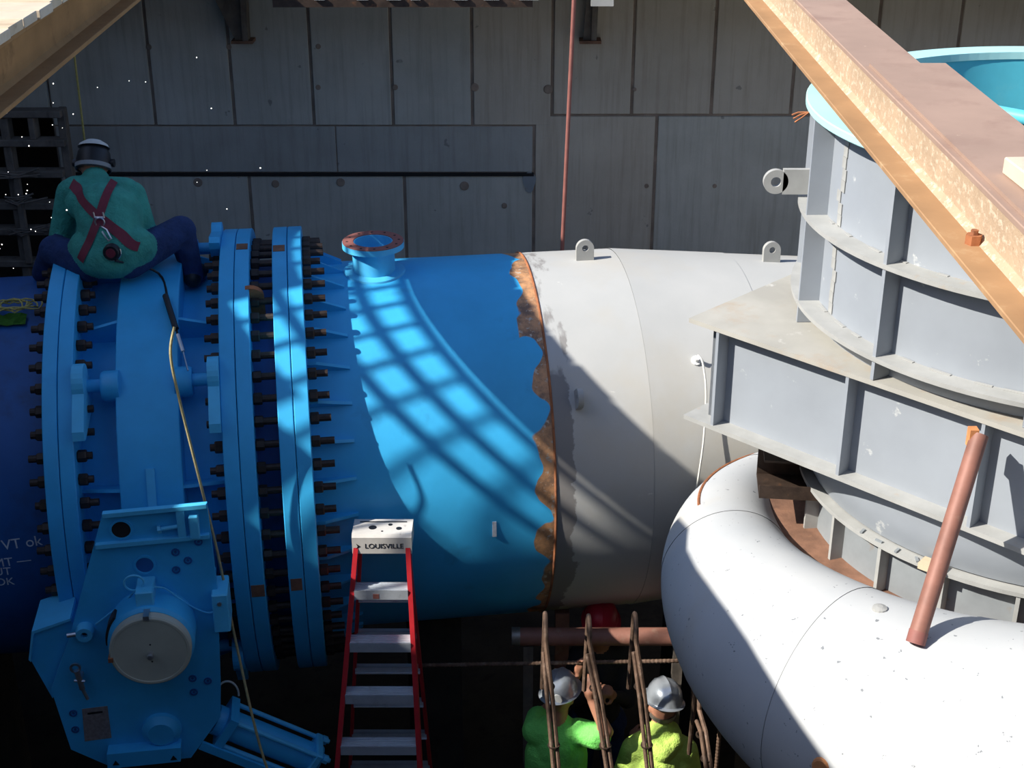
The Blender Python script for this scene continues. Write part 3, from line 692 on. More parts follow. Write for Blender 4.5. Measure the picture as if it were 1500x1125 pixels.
# ------------------------------------------------------------------ timber crib in the left corner
cr = thing('timber_crib', 'dark timber crib frame against the recess in the left corner', 'timber frame', (-3.6, 10.3, 3.0))
def cbox(nm, x0, x1, z0, z1, y0=-.06, y1=.06): b = B(); box(b, x0+3.6, x1+3.6, y0, y1, z0-3, z1-3); bevel_all(b, .006); obj(nm, b, 'timber_dark', cr)
for z in (4.37, 4.155, 3.92, 3.675, 3.475, 3.22, 2.95): cbox('rail', -4.2, -3.27 if z > 4 else -3.31, z-.026, z+.026, -.07, .05)
cbox('post', -3.315, -3.255, .0, 4.40, -.02, .06); cbox('post', -3.52, -3.475, 4.18, 4.345); cbox('post', -3.73, -3.67, 0, 4.34, -.05, .06); cbox('post', -4.1, -4.04, 0, 4.34)
cbox('post', -3.68, -3.63, 3.23, 3.90, -.09, -.05)
for z, x in ((3.93, -3.68), (3.50, -3.67), (3.74, -3.66)):
    b = B(); 
    for k in range(5): tube(b, [(x+3.6-.09, -.10-.004*k, z-3+.03*random.uniform(-1, 1)), (x+3.6, -.115, z-3+.04*random.uniform(-1, 1)), (x+3.6+random.uniform(.08, .25), -.09, z-3+.05*random.uniform(-.5, 1))], .007, 5)
    obj('wire_tie', b, 'timber_dark', cr)

# ------------------------------------------------------------------ gear operator on the valve
s0 = -2.13; go = thing('gear_operator', 'blue valve gearbox with a round cream dial cover', 'gearbox', W(s0, -1.45, -1.1), PA)
ZO = 1.1; YO = 1.45
def gobj(nm, b, m, par=None, smooth=False):
    bmesh.ops.translate(b, verts=b.verts, vec=(-s0, YO, ZO)); return obj(nm, b, m, par or go, smooth)
outline = [(-2.332, .506), (-1.808, .52), (-1.799, .014), (-1.833, -.6), (-1.853, -.829), (-2.037, -1.092), (-2.484, -1.098), (-2.673, -.962), (-2.702, -.736), (-2.725, -.552), (-2.672, -.424), (-2.598, -.255)]
b = B(); prism(b, outline, -1.60, -1.575); gobj('front_plate', b, 'blue')
b = B(); cxm, czm = -2.18, -.3; prism(b, [(cxm+(x-cxm)*.955, min(.0, czm+(z-czm)*.96)) for x, z in outline], -1.575, -1.38); gobj('housing', b, 'blue')
b = B(); cyl(b, (-2.13, -1.38, -.25), (-2.13, -1.09, -.05), .30, n=32); gobj('neck', b, 'blue', None, True)
for (z, x0) in ((.505, -2.33), (.325, -2.385)):
    b = B(); prism(b, [(x0, z-.012), (-1.81, z+.004), (-1.81, z+.026), (x0, z+.012)], -1.63, -1.60); gobj('ledge', b, 'blue_light')
b = B(); box(b, -1.965, -1.925, -1.628, -1.60, .34, .505); gobj('rib_plate', b, 'blue_light')
b = B(); box(b, -1.905, -1.855, -1.64, -1.60, .335, .47); bevel_all(b, .006); gobj('block', b, 'blue_light')
b = B(); cyl(b, (-2.055, -1.62, .40), (-1.965, -1.62, .41), .011); cyl(b, (-2.065, -1.62, .399), (-2.05, -1.62, .401), .022, n=6); gobj('clamp_bolt', b, 'blue_light')
for (x, z, r, m) in ((-2.25, .405, .048, 'dark_void'), (-2.155, .185, .045, 'blue_dark')):
    b = B(); lathe(b, [(r, -1.607), (r+.012, -1.607), (r+.012, -1.59), (r, -1.59)], 'y', 28, (x, 0, z)); h = gobj('port_ring', b, 'blue')
    b = B(); lathe(b, [(0, -1.6025), (r, -1.6025), (r, -1.59)], 'y', 28, (x, 0, z), False); gobj('port', b, m)
b = B(); lathe(b, [(0, -1.79), (.205, -1.79), (.222, -1.775), (.222, -1.60), (0, -1.60)], 'y', 56, (-2.145, 0, -.185), False); dr = gobj('dial_drum', b, 'blue', None, True)
b = B(); lathe(b, [(0, -1.842), (.185, -1.842), (.188, -1.845), (.200, -1.845), (.208, -1.838), (.208, -1.791), (0, -1.791)], 'y', 64, (-2.145, 0, -.192), False); cv = gobj('dial_cover', b, 'cream', None, True)
b = B(); lathe(b, [(0, -1.885), (.014, -1.882), (.018, -1.868), (.012, -1.855), (.012, -1.84), (0, -1.84)], 'y', 16, (-2.145, 0, -.205), False); gobj('cover_knob', b, 'steel', cv, True)
for dz in (-.05, .055):
    b = B(); lathe(b, [(0, -1.8435), (.005, -1.8435), (.005, -1.835)], 'y', 8, (-2.142, 0, -.205+dz), False); gobj('screw_hole', b, 'black', cv)
b = B(); box(b, -2.16, -2.13, -1.853, -1.78, .005, .03); gobj('cover_clip', b, 'steel', cv)
b = B(); box(b, -2.36, -2.335, -1.853, -1.78, -.235, -.21); gobj('cover_clip', b, 'rust', cv)
b = B(); lathe(b, [(.21, -1.74), (.236, -1.74), (.236, -1.66), (.21, -1.66)], 'y', 12, (-2.145, 0, -.185), True, R(140), R(185)); gobj('drum_gasket', b, 'bolt_brown')
b = B(); box(b, -2.20, -2.11, -1.76, -1.60, -.005, .115); bevel_all(b, .006); gobj('sensor_box', b, 'blue_light')
b = B(); tube(b, [(-2.205+.05*math.cos(q), -1.70, .14+.045*math.sin(q)) for q in [2*math.pi*k/24 for k in range(25)]], .006, 6); gobj('pull_ring', b, 'blue_light')
b = B(); tube(b, spline([(-2.11, -1.69, .10), (-2.06, -1.65, .06), (-1.99, -1.625, -.03), (-1.92, -1.615, -.10), (-1.85, -1.62, -.13), (-1.80, -1.63, -.09), (-1.785, -1.62, -.02)]), .005, 6); gobj('signal_wire', b, 'blue_light')
b = B(); tube(b, spline([(-2.20, -1.66, .08), (-2.28, -1.62, -.02), (-2.38, -1.62, -.10), (-2.44, -1.63, -.14)]), .005, 6); gobj('signal_wire', b, 'blue_light')
b = B(); box(b, -1.83, -1.745, -1.66, -1.46, -.235, .0); bevel_all(b, .006); jb = gobj('junction_box', b, 'blue_light')
b = B(); cyl(b, (-1.79, -1.662, -.05), (-1.79, -1.672, -.05), .012, n=8); gobj('box_screw', b, 'steel', jb)
b = B(); lx = [(-2.815, -.375), (-2.775, -.198), (-2.57, -.135), (-2.58, -.31), (-2.655, -.54), (-2.735, -.64)]; prism(b, lx, -1.56, -1.30); lb = gobj('side_box', b, 'blue')
b = B(); prism(b, [(-2.82, -.365), (-2.78, -.188), (-2.575, -.125), (-2.575, -.14), (-2.772, -.203), (-2.81, -.38)], -1.58, -1.28); gobj('box_lid', b, 'blue_light', lb)
b = B(); prism(b, [(-2.72, -.62), (-2.66, -.60), (-2.62, -.86), (-2.69, -.80)], -1.57, -1.35); gobj('side_bracket', b, 'blue')
b = B(); lathe(b, [(.018, -1.66), (.042, -1.66), (.048, -1.64), (.048, -1.58), (.018, -1.58)], 'y', 24, (-2.50, 0, -.185)); gobj('conduit_gland', b, 'blue_light', None, True)
b = B(); lathe(b, [(0, -1.63), (.019, -1.63), (.019, -1.60)], 'y', 14, (-2.50, 0, -.185), False); gobj('gland_bore', b, 'black')
b = B(); cyl(b, (-2.59, -1.64, -.19), (-2.54, -1.64, -.185), .012); gobj('conduit_nipple', b, 'steel')
b = B(); cyl(b, (-2.565, -1.66, -.40), (-2.55, -1.66, -.52), .016, n=10); cyl(b, (-2.555, -1.66, -.46), (-2.555, -1.59, -.46), .014, n=8); cyl(b, (-2.585, -1.665, -.46), (-2.53, -1.665, -.47), .008, n=6)
lathe(b, [(.018, -1.664), (.03, -1.664), (.03, -1.652), (.018, -1.652)], 'y', 14, (-2.57, 0, -.385)); cyl(b, (-2.55, -1.66, -.52), (-2.53, -1.66, -.59), .010, n=8); gobj('drain_cock', b, 'steel')
b = B(); prism(b, [(-2.581, -.696), (-2.446, -.690), (-2.449, -.904), (-2.593, -.912)], -1.604, -1.60); npz = gobj('name_plate', b, 'nameplate')
b = B(); prism(b, [(-2.555, -.722), (-2.475, -.718), (-2.475, -.730), (-2.556, -.734)], -1.606, -1.604); gobj('plate_line', b, 'black', npz)
b = B(); lathe(b, [(0, -1.655), (.07, -1.655), (.085, -1.64), (.105, -1.625), (.108, -1.60), (0, -1.60)], 'y', 40, (-2.175, 0, -.875), False); gobj('bearing_boss', b, 'blue', None, True)
b = B(); prism(b, [(-2.472, -.955), (-2.076, -.953), (-2.084, -1.047), (-2.479, -1.053)], -1.68, -1.60); gobj('foot_bar', b, 'blue')
for x in (-2.43, -2.12):
    b = B(); prism(b, [(x-.018, -1.03), (x+.018, -1.03), (x, -1.0)], -1.684, -1.68); gobj('jack_mark', b, 'black')
for (x, z) in ((-1.992, .247), (-1.999, .14), (-1.979, -.555), (-1.98, -.646), (-2.63, -.718), (-2.633, -.828), (-1.934, .192), (-1.87, .30), (-1.90, -.58)):
    b = B(); lathe(b, [(.014, -1.606), (.022, -1.606), (.022, -1.60), (.014, -1.60)], 'y', 14, (x, 0, z)); lathe(b, [(0, -1.604), (.008, -1.604), (.008, -1.60)], 'y', 6, (x, 0, z), False); gobj('bolt_head', b, 'blue_dark')
# actuator arm running down to the right
ar = thing('actuator_cylinder', 'blue actuator cylinder with tie rods below the gearbox', 'actuator', W(-1.6, -1.5, -1.0), PA)
d = Vector((.84, 0, -.54)).normalized(); nrm = Vector((.54, 0, .84)).normalized()
M0 = Matrix.Translation(W(-1.9, -1.48, -.93)) @ Matrix.Rotation(PA, 4, 'Z') @ Matrix(((d.x, 0, nrm.x, 0), (0, 1, 0, 0), (d.z, 0, nrm.z, 0), (0, 0, 0, 1)))
M1 = (Matrix.Translation(W(-1.6, -1.5, -1.0)) @ Matrix.Rotation(PA, 4, 'Z')).inverted() @ M0
def aobj(nm, b, m, smooth=False): o = obj(nm, b, m, ar, smooth); o.matrix_basis = M1; return o
b = B(); cyl(b, (0, 0, 0), (.66, 0, 0), .085, n=32); aobj('barrel', b, 'blue', True)
b = B(); box(b, .60, .645, -.105, .105, -.105, .105); bevel_all(b, .008); aobj('end_cap', b, 'blue_light')
b = B(); box(b, .05, .10, -.11, .11, -.11, .11); aobj('flange_plate', b, 'blue')
for yv in (-.085, .085):
    for z in (-.085, .085):
        b = B(); cyl(b, (.05, yv, z), (.69, yv, z), .014, n=10); cyl(b, (.645, yv, z), (.675, yv, z), .026, n=6); aobj('tie_rod', b, 'blue_light')
b = B(); box(b, -.02, .6, -.12, -.10, -.14, -.09); aobj('guard_strip', b, 'blue')
b = B(); tube(b, [W(-1.82+.06*math.cos(q), -1.40, -.83+.09*math.sin(q)) for q in [R(-10+190*k/14) for k in range(15)]], .006, 6); tag(obj('white_hose', b, 'cable_white'), 'white hose loop behind the actuator arm', 'hose')

# ------------------------------------------------------------------ step ladder
ld = thing('step_ladder', 'red fibreglass step ladder with aluminium steps and a grey cap', 'ladder', (-.74, 6.75, 0))
def lp(side, z, rear=False, w=1.0):
    k = (2.90-z)/2.90
    cxl = -.71-.10*k; hw = (.140+.21*k) if not rear else (.125+.19*k)
    yv = 6.76-.72*k if not rear else 6.86+.62*k
    return Vector((cxl+side*hw*w, yv, z))-Vector((-.74, 6.75, 0))
def rail(side, rear):
    b = B(); A = lp(side, 0, rear); Bq = lp(side, 2.92, rear); wv = .026 if not rear else .02; dv = .038 if not rear else .026
    vs_ = []
    for P in (A, Bq):
        vs_.append([b.verts.new(P+Vector((x, y_, 0))) for x, y_ in ((-wv/2, -dv), (wv/2, -dv), (wv/2, dv), (-wv/2, dv))])
    for i in range(4): b.faces.new((vs_[0][i], vs_[0][(i+1) % 4], vs_[1][(i+1) % 4], vs_[1][i]))
    b.faces.new(vs_[0][::-1]); b.faces.new(vs_[1]); return obj('rear_rail' if rear else 'front_rail', b, 'ladder_red', ld)
for s in (-1, 1): rail(s, False); rail(s, True)
for k in range(1, 10):
    z = 2.93-.297*k
    a = lp(-1, z); c_ = lp(1, z)
    b = B(); box(b, a.x+.012, c_.x-.012, a.y-.045, a.y+.045, z-.004, z+.004); box(b, a.x+.012, c_.x-.012, a.y-.047, a.y-.041, z-.052, z+.004); box(b, a.x+.012, c_.x-.012, a.y+.039, a.y+.045, z-.03, z+.004)
    for q in range(5): box(b, a.x+.012, c_.x-.012, a.y-.036+q*.017, a.y-.030+q*.017, z+.004, z+.007)
    sp_ = obj('step', b, 'alu', ld)
    if k == 1:
        b = B(); xm = (a.x+c_.x)/2; box(b, xm-.045, xm-.012, a.y-.0485, a.y-.0468, z-.045, z-.015); obj('warning_label', b, 'red_primer', sp_)
    if k > 1:
        a = lp(-1, z+.10, True); c_ = lp(1, z+.10, True)
        b = B(); box(b, a.x, c_.x, a.y-.018, a.y+.018, z+.075, z+.08); box(b, a.x, c_.x, a.y-.02, a.y-.014, z+.04, z+.08); box(b, a.x, c_.x, a.y-.028, a.y-.014, z+.036, z+.042); obj('rear_bar', b, 'alu', ld)
cp = Vector((.03, .05, 2.92))
b = B(); prism(b, [(-.085, -.085), (-.085, .015), (-.07, .03), (.09, .03), (.10, .02), (.10, -.05), (.085, -.05), (.085, .012), (-.072, .012), (-.072, -.085)], -.163, .163, 'yz')
box(b, -.163, -.150, -.08, .09, -.06, .02); box(b, .150, .163, -.08, .09, -.06, .02)
cap = obj('cap', b, 'ladder_cap', ld); cap.location = cp
for (x, yv, r) in ((-.055, .0, .022), (.09, -.01, .016), (.04, .03, .012), (.0, -.04, .006)):
    b = B(); lathe(b, [(0, .0312), (r, .0312), (r, .02)], 'z', 18, (x, yv, 0), False); obj('tool_hole', b, 'black', cap)
b = B(); box(b, -.13, .13, .055, .065, .030, .0315); obj('tool_slot', b, 'black', cap)
tx = Matrix(((1, 0, 0, .012), (0, 0, -1, -.0862), (0, 1, 0, -.038), (0, 0, 0, 1)))
text_mesh('brand_lettering', 'LOUISVILLE', .042, 'black', cap, tx, .0006, (1.0, 1.0))
b = B(); prism(b, [(-.140, -.022), (-.118, -.038), (-.140, -.054), (-.132, -.038)], -.0868, -.085); obj('arrow_mark', b, 'black', cap)

# ------------------------------------------------------------------ rebar, brown pipe, post
def hoop(x0, ztop, xb, lab, yb=6.60, yf=6.42, ybot=6.02, z_end=0.0):
    t = thing('rebar_hairpin', lab, 'rebar', (xb, 6.3, 0), group='rebar hairpins in front of the workers')
    O_ = Vector((xb, 6.3, 0))
    arc = [Vector((x0, (yb+yf)/2+(yb-yf)/2*math.cos(q), ztop-.09+.09*math.sin(q))) for q in [math.pi*k/10 for k in range(11)]]
    pts = [Vector((x0-.01, yb+.02, max(1.5, ztop-.56)))]+arc+[Vector((x0+(xb-x0)*.5, (yf+6.2)/2, (ztop+1.8)/2)), Vector((xb, 6.2, 1.79)), Vector((xb+.16, ybot-.35, .0))]
    b = B(); tube(b, [p-O_ for p in pts], .0135, 8); obj('bar', b, 'rebar', t, True)
    b = B(); q = [Vector((x0-.012, yf-.01, ztop-.16)), Vector((x0+(xb-x0)*.5-.027, (yf+6.2)/2-.01, (ztop+1.8)/2)), Vector((xb-.027, 6.19, 1.79)), Vector((xb+.13, ybot-.36, 0))]
    tube(b, [p-O_ for p in q], .012, 8); obj('lap_bar', b, 'rebar', t, True)
    for zz in (.3, .8):
        p = q[0].lerp(q[2], zz)-O_; b = B(); lathe(b, [(.026, -.005), (.034, -.005), (.034, .005), (.026, .005)], 'z', 10, (p.x+.013, p.y+.005, p.z)); obj('tie_wire', b, 'bolt_brown', t)
hoop(.181, 2.565, .253, 'rebar hairpin in front of the lime green shirt')
hoop(.418, 2.55, .543, 'rebar hairpin between the two hard-hatted workers')
hoop(.669, 2.565, .763, 'rebar hairpin in front of the yellow hooded worker')
hoop(1.035, 2.10, 1.085, 'short rebar hairpin right of the yellow hooded worker')
def ribbed(name, p0, p1, r, lab):
    p0, p1 = Vector(p0), Vector(p1); n = int((p1-p0).length/.012); pts = []; rad = []
    for k in range(n+1): pts.append(p0.lerp(p1, k/n)); rad.append(r*(1.12 if k % 2 else .94))
    b = B(); tube(b, pts, rad, 8); return tag(obj(name, b, 'rebar'), lab, 'rebar')
ribbed('rebar', (-.56, 7.15, 1.775), (1.25, 7.15, 1.815), .012, 'long horizontal ribbed rebar behind the hard hats')
ribbed('rebar', (1.16, 6.55, 0), (1.17, 6.5, 1.82), .011, 'upright ribbed rebar at the right under the volute')
ribbed('rebar', (1.14, 7.14, 0.0), (1.09, 7.10, 2.0), .011, 'upright rebar just right of the yellow hooded worker')
q = thing('brown_shore_pipe', 'brown horizontal steel pipe behind the rebar hairpins', 'pipe', (.55, 7.3, 1.88))
b = B(); lathe(b, [(.046, -.55), (.056, -.55), (.056, .62), (.046, .62)], 'x', 28); obj('tube', b, 'brown_pipe', q, True)
b = B(); lathe(b, [(.047, -.552), (.058, -.552), (.058, -.50), (.047, -.50)], 'x', 28); obj('end_collar', b, 'bolt_steel', q, True)
for x in (.10, 1.02):
    b = B(); box(b, x-.03, x+.03, 7.27, 7.33, 0, 1.824); tag(obj('pipe_stand', b, 'timber_dark'), 'timber stand under the %s end of the brown horizontal pipe' % ('left' if x < .5 else 'right'), 'post')
b = B(); box(b, -.045, .045, -.045, .045, 0, 1.86); bevel_all(b, .004); q = tag(obj('brown_post', b, 'brown_pipe'), 'upright brown post behind the horizontal brown pipe', 'post'); q.location = (.318, 7.62, 0)

# ------------------------------------------------------------------ people
def seg_dist(P, a, b):
    ab = b-a; t = np.clip(((P-a)@ab)/max(ab@ab, 1e-9), 0, 1); return np.linalg.norm(P-(a+t[:, None]*ab), axis=1), t
def person(prims, mats, voxel, loc, parent, name='body', smooth_it=4):
    """prims: ('c', p0, r0, p1, r1, mat) tapered limb or ('e', centre, (rx,ry,rz), (ex,ey,ez), mat) ellipsoid, all in world space"""
    b = B(); L = Vector(loc)
    for p in prims:
        if p[0] == 'c':
            p0, r0, p1, r1 = Vector(p[1])-L, p[2], Vector(p[3])-L, p[4]
            d = (p1-p0); ln = d.length; d.normalize(); pts = []; rad = []
            for k in range(4): a = R(10+80*k/4); pts.append(p0-d*r0*math.cos(a)); rad.append(r0*math.sin(a))
            for k in range(5): pts.append(p0.lerp(p1, k/4)); rad.append(r0+(r1-r0)*k/4)
            for k in range(4): a = R(90-20-80*k/4+10) if k < 3 else R(10); pts.append(p1+d*r1*math.cos(a)); rad.append(r1*math.sin(a))
            tube(b, pts, rad, 14)
        else:
            m_ = Matrix.Translation(Vector(p[1])-L) @ (Matrix.Rotation(p[3][2], 4, 'Z') @ Matrix.Rotation(p[3][1], 4, 'Y') @ Matrix.Rotation(p[3][0], 4, 'X')) @ Matrix.Diagonal((*p[2], 1))
            bmesh.ops.create_icosphere(b, subdivisions=3, radius=1, matrix=m_)
    bmesh.ops.recalc_face_normals(b, faces=b.faces)
    me = bpy.data.meshes.new('tmp'); b.to_mesh(me); b.free(); tmp = bpy.data.objects.new('tmp', me); COL.objects.link(tmp)
    r = tmp.modifiers.new('r', 'REMESH'); r.mode = 'VOXEL'; r.voxel_size = voxel
    s = tmp.modifiers.new('s', 'SMOOTH'); s.iterations = smooth_it; s.factor = .5
    dg = bpy.context.evaluated_depsgraph_get(); out = bpy.data.meshes.new_from_object(tmp.evaluated_get(dg)); bpy.data.objects.remove(tmp)
    out.materials.clear()
    for m_ in mats: out.materials.append(MATS[m_])
    n = len(out.polygons); cen = np.empty(n*3); out.polygons.foreach_get('center', cen); cen = cen.reshape(-1, 3)+np.array(loc)
    best = np.full(n, 1e9); mi = np.zeros(n, dtype=np.int32)
    for p in prims:
        if p[0] == 'c':
            dd, t = seg_dist(cen, np.array(p[1], float), np.array(p[3], float)); dd = dd-(p[2]+(p[4]-p[2])*t); k = p[5]
        else:
            v = cen-np.array(p[1]); rr = np.array(p[2]); dd = (np.linalg.norm(v/rr, axis=1)-1)*rr.min(); k = p[4]
        u_ = dd < best; best[u_] = dd[u_]; mi[u_] = k
    out.polygons.foreach_set('material_index', mi); out.polygons.foreach_set('use_smooth', np.ones(n, dtype=bool))
    out.name = name; o = bpy.data.objects.new(name, out); COL.objects.link(o); o.parent = parent
    return o
def V(*a): return Vector(a)
def hand(prims, wrist, dirv, palm, mat_i, curl=.6, side=1):
    """five-fingered hand: palm from the wrist along dirv, fingers curling towards the palm normal"""
    d = Vector(dirv).normalized(); n = Vector(palm).normalized(); n = (n-d*n.dot(d)).normalized(); s = d.cross(n)*side; wv = Vector(wrist)
    k0 = wv+d*.085
    prims.append(('c', wv, .026, wv+d*.05, .034, mat_i))
    for i, (off, ln) in enumerate(((-.030, .070), (-.010, .080), (.010, .075), (.029, .060))):
        prims.append(('c', wv+d*.02+s*off*.6, .018, k0+s*off, .0125, mat_i))
        a = k0+s*off; cu = curl
        for seg_l, rr in ((ln*.45, .0105), (ln*.32, .0095), (ln*.25, .0085)):
            bq = a+(d*math.cos(cu)+n*math.sin(cu))*seg_l; prims.append(('c', a, rr, bq, rr*.93, mat_i)); a = bq; cu += curl*.9
    a = wv+d*.03-s*.028; bq = a+(d*.6-s*.7+n*.35).normalized()*.045; prims.append(('c', a, .014, bq, .0115, mat_i)); prims.append(('c', bq, .0115, bq+(d*.8-s*.2+n*.5).normalized()*.035, .0095, mat_i))
def hard_hat(name, parent, m, c, yaw=0.0, tilt=0.0, roll=0.0):
    b = B(); seg = 40; rings = []
    prof = [(0, .128), (.03, .1265), (.06, .119), (.09, .100), (.112, .068), (.122, .030), (.125, .0), (.128, -.004)]
    for r, h in prof:
        row = []
        for k in range(seg):
            a = 2*math.pi*k/seg; x, y_ = r*.9*math.cos(a), r*1.12*math.sin(a)
            rid = .010*max(0, 1-abs(x)/.022) if h > .02 else 0      # raised centre ridge
            rid += .005*max(0, 1-abs(abs(x)-.05)/.014) if h > .04 else 0
            row.append(b.verts.new((x, y_, h+rid)))
        rings.append(row)
    brim = []
    for k in range(seg):
        a = 2*math.pi*k/seg; f = .022+.045*max(0, math.sin(a))**2; brim.append(b.verts.new(((.128*.9+f*.8)*math.cos(a), (.128*1.12+f)*math.sin(a), -.010-.012*max(0, math.sin(a)))))
    rings.append(brim)
    for i in range(len(rings)-1):
        for k in range(seg):
            try: b.faces.new((rings[i][k], rings[i][(k+1) % seg], rings[i+1][(k+1) % seg], rings[i+1][k]))
            except ValueError: pass
    bmesh.ops.remove_doubles(b, verts=b.verts, dist=1e-5)
    bmesh.ops.solidify(b, geom=b.faces[:], thickness=.004)
    o = obj(name, b, m, parent, True)
    o.matrix_basis = Matrix.Translation(Vector(c)-parent.location) @ Matrix.Rotation(yaw, 4, 'Z') @ Matrix.Rotation(tilt, 4, 'X') @ Matrix.Rotation(roll, 4, 'Y') @ Matrix.Scale(.93, 4)
    b = B(); lathe(b, [(.105, -.03), (.113, -.03), (.113, -.006), (.105, -.006)], 'z', 32); bmesh.ops.scale(b, vec=(.9, 1.12, 1), verts=b.verts); sb = obj('suspension_band', b, 'black', o)
    return o
def face(prims, hc_, fwd, up_, mat_i):
    """nose, brow, chin, lips and ears on a head centred at hc_"""
    f = Vector(fwd).normalized(); u_ = Vector(up_).normalized(); s = f.cross(u_)
    H = Vector(hc_)
    prims += [('e', H, (.076, .092, .108), (0, 0, math.atan2(f.y, f.x)-math.pi/2), mat_i), ('c', H+f*.03-u_*.06, .052, H+f*.055-u_*.085, .034, mat_i),
              ('c', H+f*.088+u_*.015, .010, H+f*.106-u_*.02, .014, mat_i), ('c', H+f*.082+u_*.032-s*.035, .012, H+f*.082+u_*.032+s*.035, .012, mat_i),
              ('c', H+f*.088-u_*.055-s*.018, .008, H+f*.088-u_*.055+s*.018, .008, mat_i)]
    for k in (-1, 1): prims.append(('e', H+s*k*.078-f*.005-u_*.005, (.014, .018, .030), (0, 0, math.atan2(f.y, f.x)-math.pi/2), mat_i))

# seated welder, back to the viewer
wl = thing('person', 'person in teal jacket and maroon harness sitting on top of the valve', 'person', (-2.28, 7.62, 4.10))
HD = V(-2.425, 8.07, 4.625)
P = [('e', V(-2.275, 7.63, 4.215), (.185, .135, .115), (0, 0, 0), 0), ('c', V(-2.335, 7.66, 4.225), .135, V(-2.225, 7.66, 4.225), .135, 0),
     ('c', V(-2.29, 7.70, 4.28), .150, V(-2.33, 7.83, 4.43), .165, 0), ('c', V(-2.23, 7.70, 4.27), .145, V(-2.26, 7.83, 4.42), .15, 0),
     ('c', V(-2.44, 7.88, 4.46), .115, V(-2.25, 7.88, 4.455), .115, 0), ('c', V(-2.50, 7.93, 4.515), .090, V(-2.225, 7.93, 4.505), .090, 0),
     ('c', V(-2.375, 7.92, 4.49), .10, V(-2.40, 7.98, 4.555), .085, 0),
     ('c', V(-2.54, 7.94, 4.50), .082, V(-2.625, 7.92, 4.235), .070, 0), ('c', V(-2.625, 7.92, 4.235), .068, V(-2.50, 8.20, 4.16), .050, 0),
     ('c', V(-2.185, 7.93, 4.49), .082, V(-2.115, 7.88, 4.24), .072, 0), ('c', V(-2.115, 7.88, 4.24), .068, V(-2.26, 8.18, 4.17), .050, 0),
     ('c', V(-2.40, 7.66, 4.17), .105, V(-2.63, 7.80, 4.20), .092, 1), ('c', V(-2.63, 7.80, 4.20), .088, V(-2.80, 8.02, 3.98), .06, 1),
     ('c', V(-2.17, 7.66, 4.19), .105, V(-1.925, 7.93, 4.275), .090, 1), ('c', V(-1.925, 7.93, 4.275), .085, V(-1.88, 7.94, 3.99), .060, 1),
     ('c', V(-2.80, 8.02, 3.985), .055, V(-2.80, 8.16, 3.93), .045, 3), ('c', V(-1.88, 7.90, 3.985), .05, V(-1.86, 8.08, 3.975), .042, 3)]
P += [('c', V(-2.20, 7.64, 4.235), .125, V(-2.125, 7.68, 4.265), .115, 0), ('c', V(-2.36, 7.66, 4.235), .125, V(-2.40, 7.70, 4.25), .115, 0)]
P.append(('c', V(-2.40, 8.01, 4.56), .055, HD, .06, 2)); face(P, HD, (-.05, .9, -.35), (0, .35, .9), 2)
hand(P, V(-2.47, 8.24, 4.155), (.3, .9, -.2), (.5, 0, -.8), 2, .5, 1); hand(P, V(-2.29, 8.22, 4.165), (-.3, .9, -.2), (-.5, 0, -.8), 2, .5, -1)
bd = person(P, ['shirt_teal', 'jeans', 'skin', 'black'], .0085, wl.location, wl, 'body', 3)
bvh = BVHTree.FromPolygons([v.co.copy() for v in bd.data.vertices], [tuple(p.vertices) for p in bd.data.polygons])
def strap(name, pts, width, m, off=.007, n=26):
    """a band that follows the back of the body: points in world x,z seen from behind, cast along +y onto the surface"""
    path = spline([Vector((p[0], 0, p[1])) for p in pts], max(2, n//(len(pts)-1)))
    rows = []
    b = B()
    for i, p in enumerate(path):
        t = (path[min(i+1, len(path)-1)]-path[max(i-1, 0)]).normalized(); sd = Vector((t.z, 0, -t.x)); row = []
        for k in (-1, 0, 1):
            q = p+sd*width/2*k-Vector(wl.location); hit = bvh.ray_cast(Vector((q.x, -1.2, q.z)), Vector((0, 1, 0)))
            if hit[0] is None: hit = bvh.find_nearest(Vector((q.x, 0, q.z)))
            if hit[0] is None: print('MISS', q)
            row.append(hit[0]+hit[1]*off)
        rows.append(row)
    # even the band out so it does not crease into folds of the jacket
    for it in range(3):
        rows = [rows[0]]+[[(rows[i-1][k]+rows[i][k]*2+rows[i+1][k])/4 for k in range(3)] for i in range(1, len(rows)-1)]+[rows[-1]]
    vv = [[b.verts.new(c_) for c_ in r_] for r_ in rows]
    for i in range(len(vv)-1):
        for k in range(2): b.faces.new((vv[i][k], vv[i][k+1], vv[i+1][k+1], vv[i+1][k]))
    return obj(name, b, m, wl, True)
XC = (-2.305, 4.450)
strap('harness_strap', [(-2.505, 4.575), (-2.42, 4.53), XC], .045, 'harness')
strap('harness_strap', [(-2.265, 4.585), (-2.285, 4.52), XC], .045, 'harness')
strap('harness_strap', [XC, (-2.345, 4.35), (-2.405, 4.235)], .045, 'harness')
strap('harness_strap', [XC, (-2.20, 4.375), (-2.12, 4.315), (-2.085, 4.30)], .045, 'harness')
def back(x, z, off=.012):
    h = bvh.ray_cast(Vector((x+2.28, -1.2, z-4.10)), Vector((0, 1, 0)))
    if h[0] is None: h = bvh.find_nearest(Vector((x+2.28, 0, z-4.10)))
    return h[0]+h[1]*off
c1 = back(-2.295, 4.435, .016)
b = B(); tube(b, [c1+V(.026*math.cos(q), -.004, -.012+.026*math.sin(q)) for q in [2*math.pi*k/20 for k in range(21)]], .005, 6)
tube(b, [c1+V(-.026, 0, .012), c1+V(-.03, 0, .045)], .005, 6); tube(b, [c1+V(.026, 0, .012), c1+V(.022, 0, .045)], .005, 6); tube(b, [c1+V(-.028, 0, .015), c1+V(.026, 0, .015)], .006, 6); obj('dee_ring', b, 'steel', wl, True)
c3 = back(-2.245, 4.345, .022)
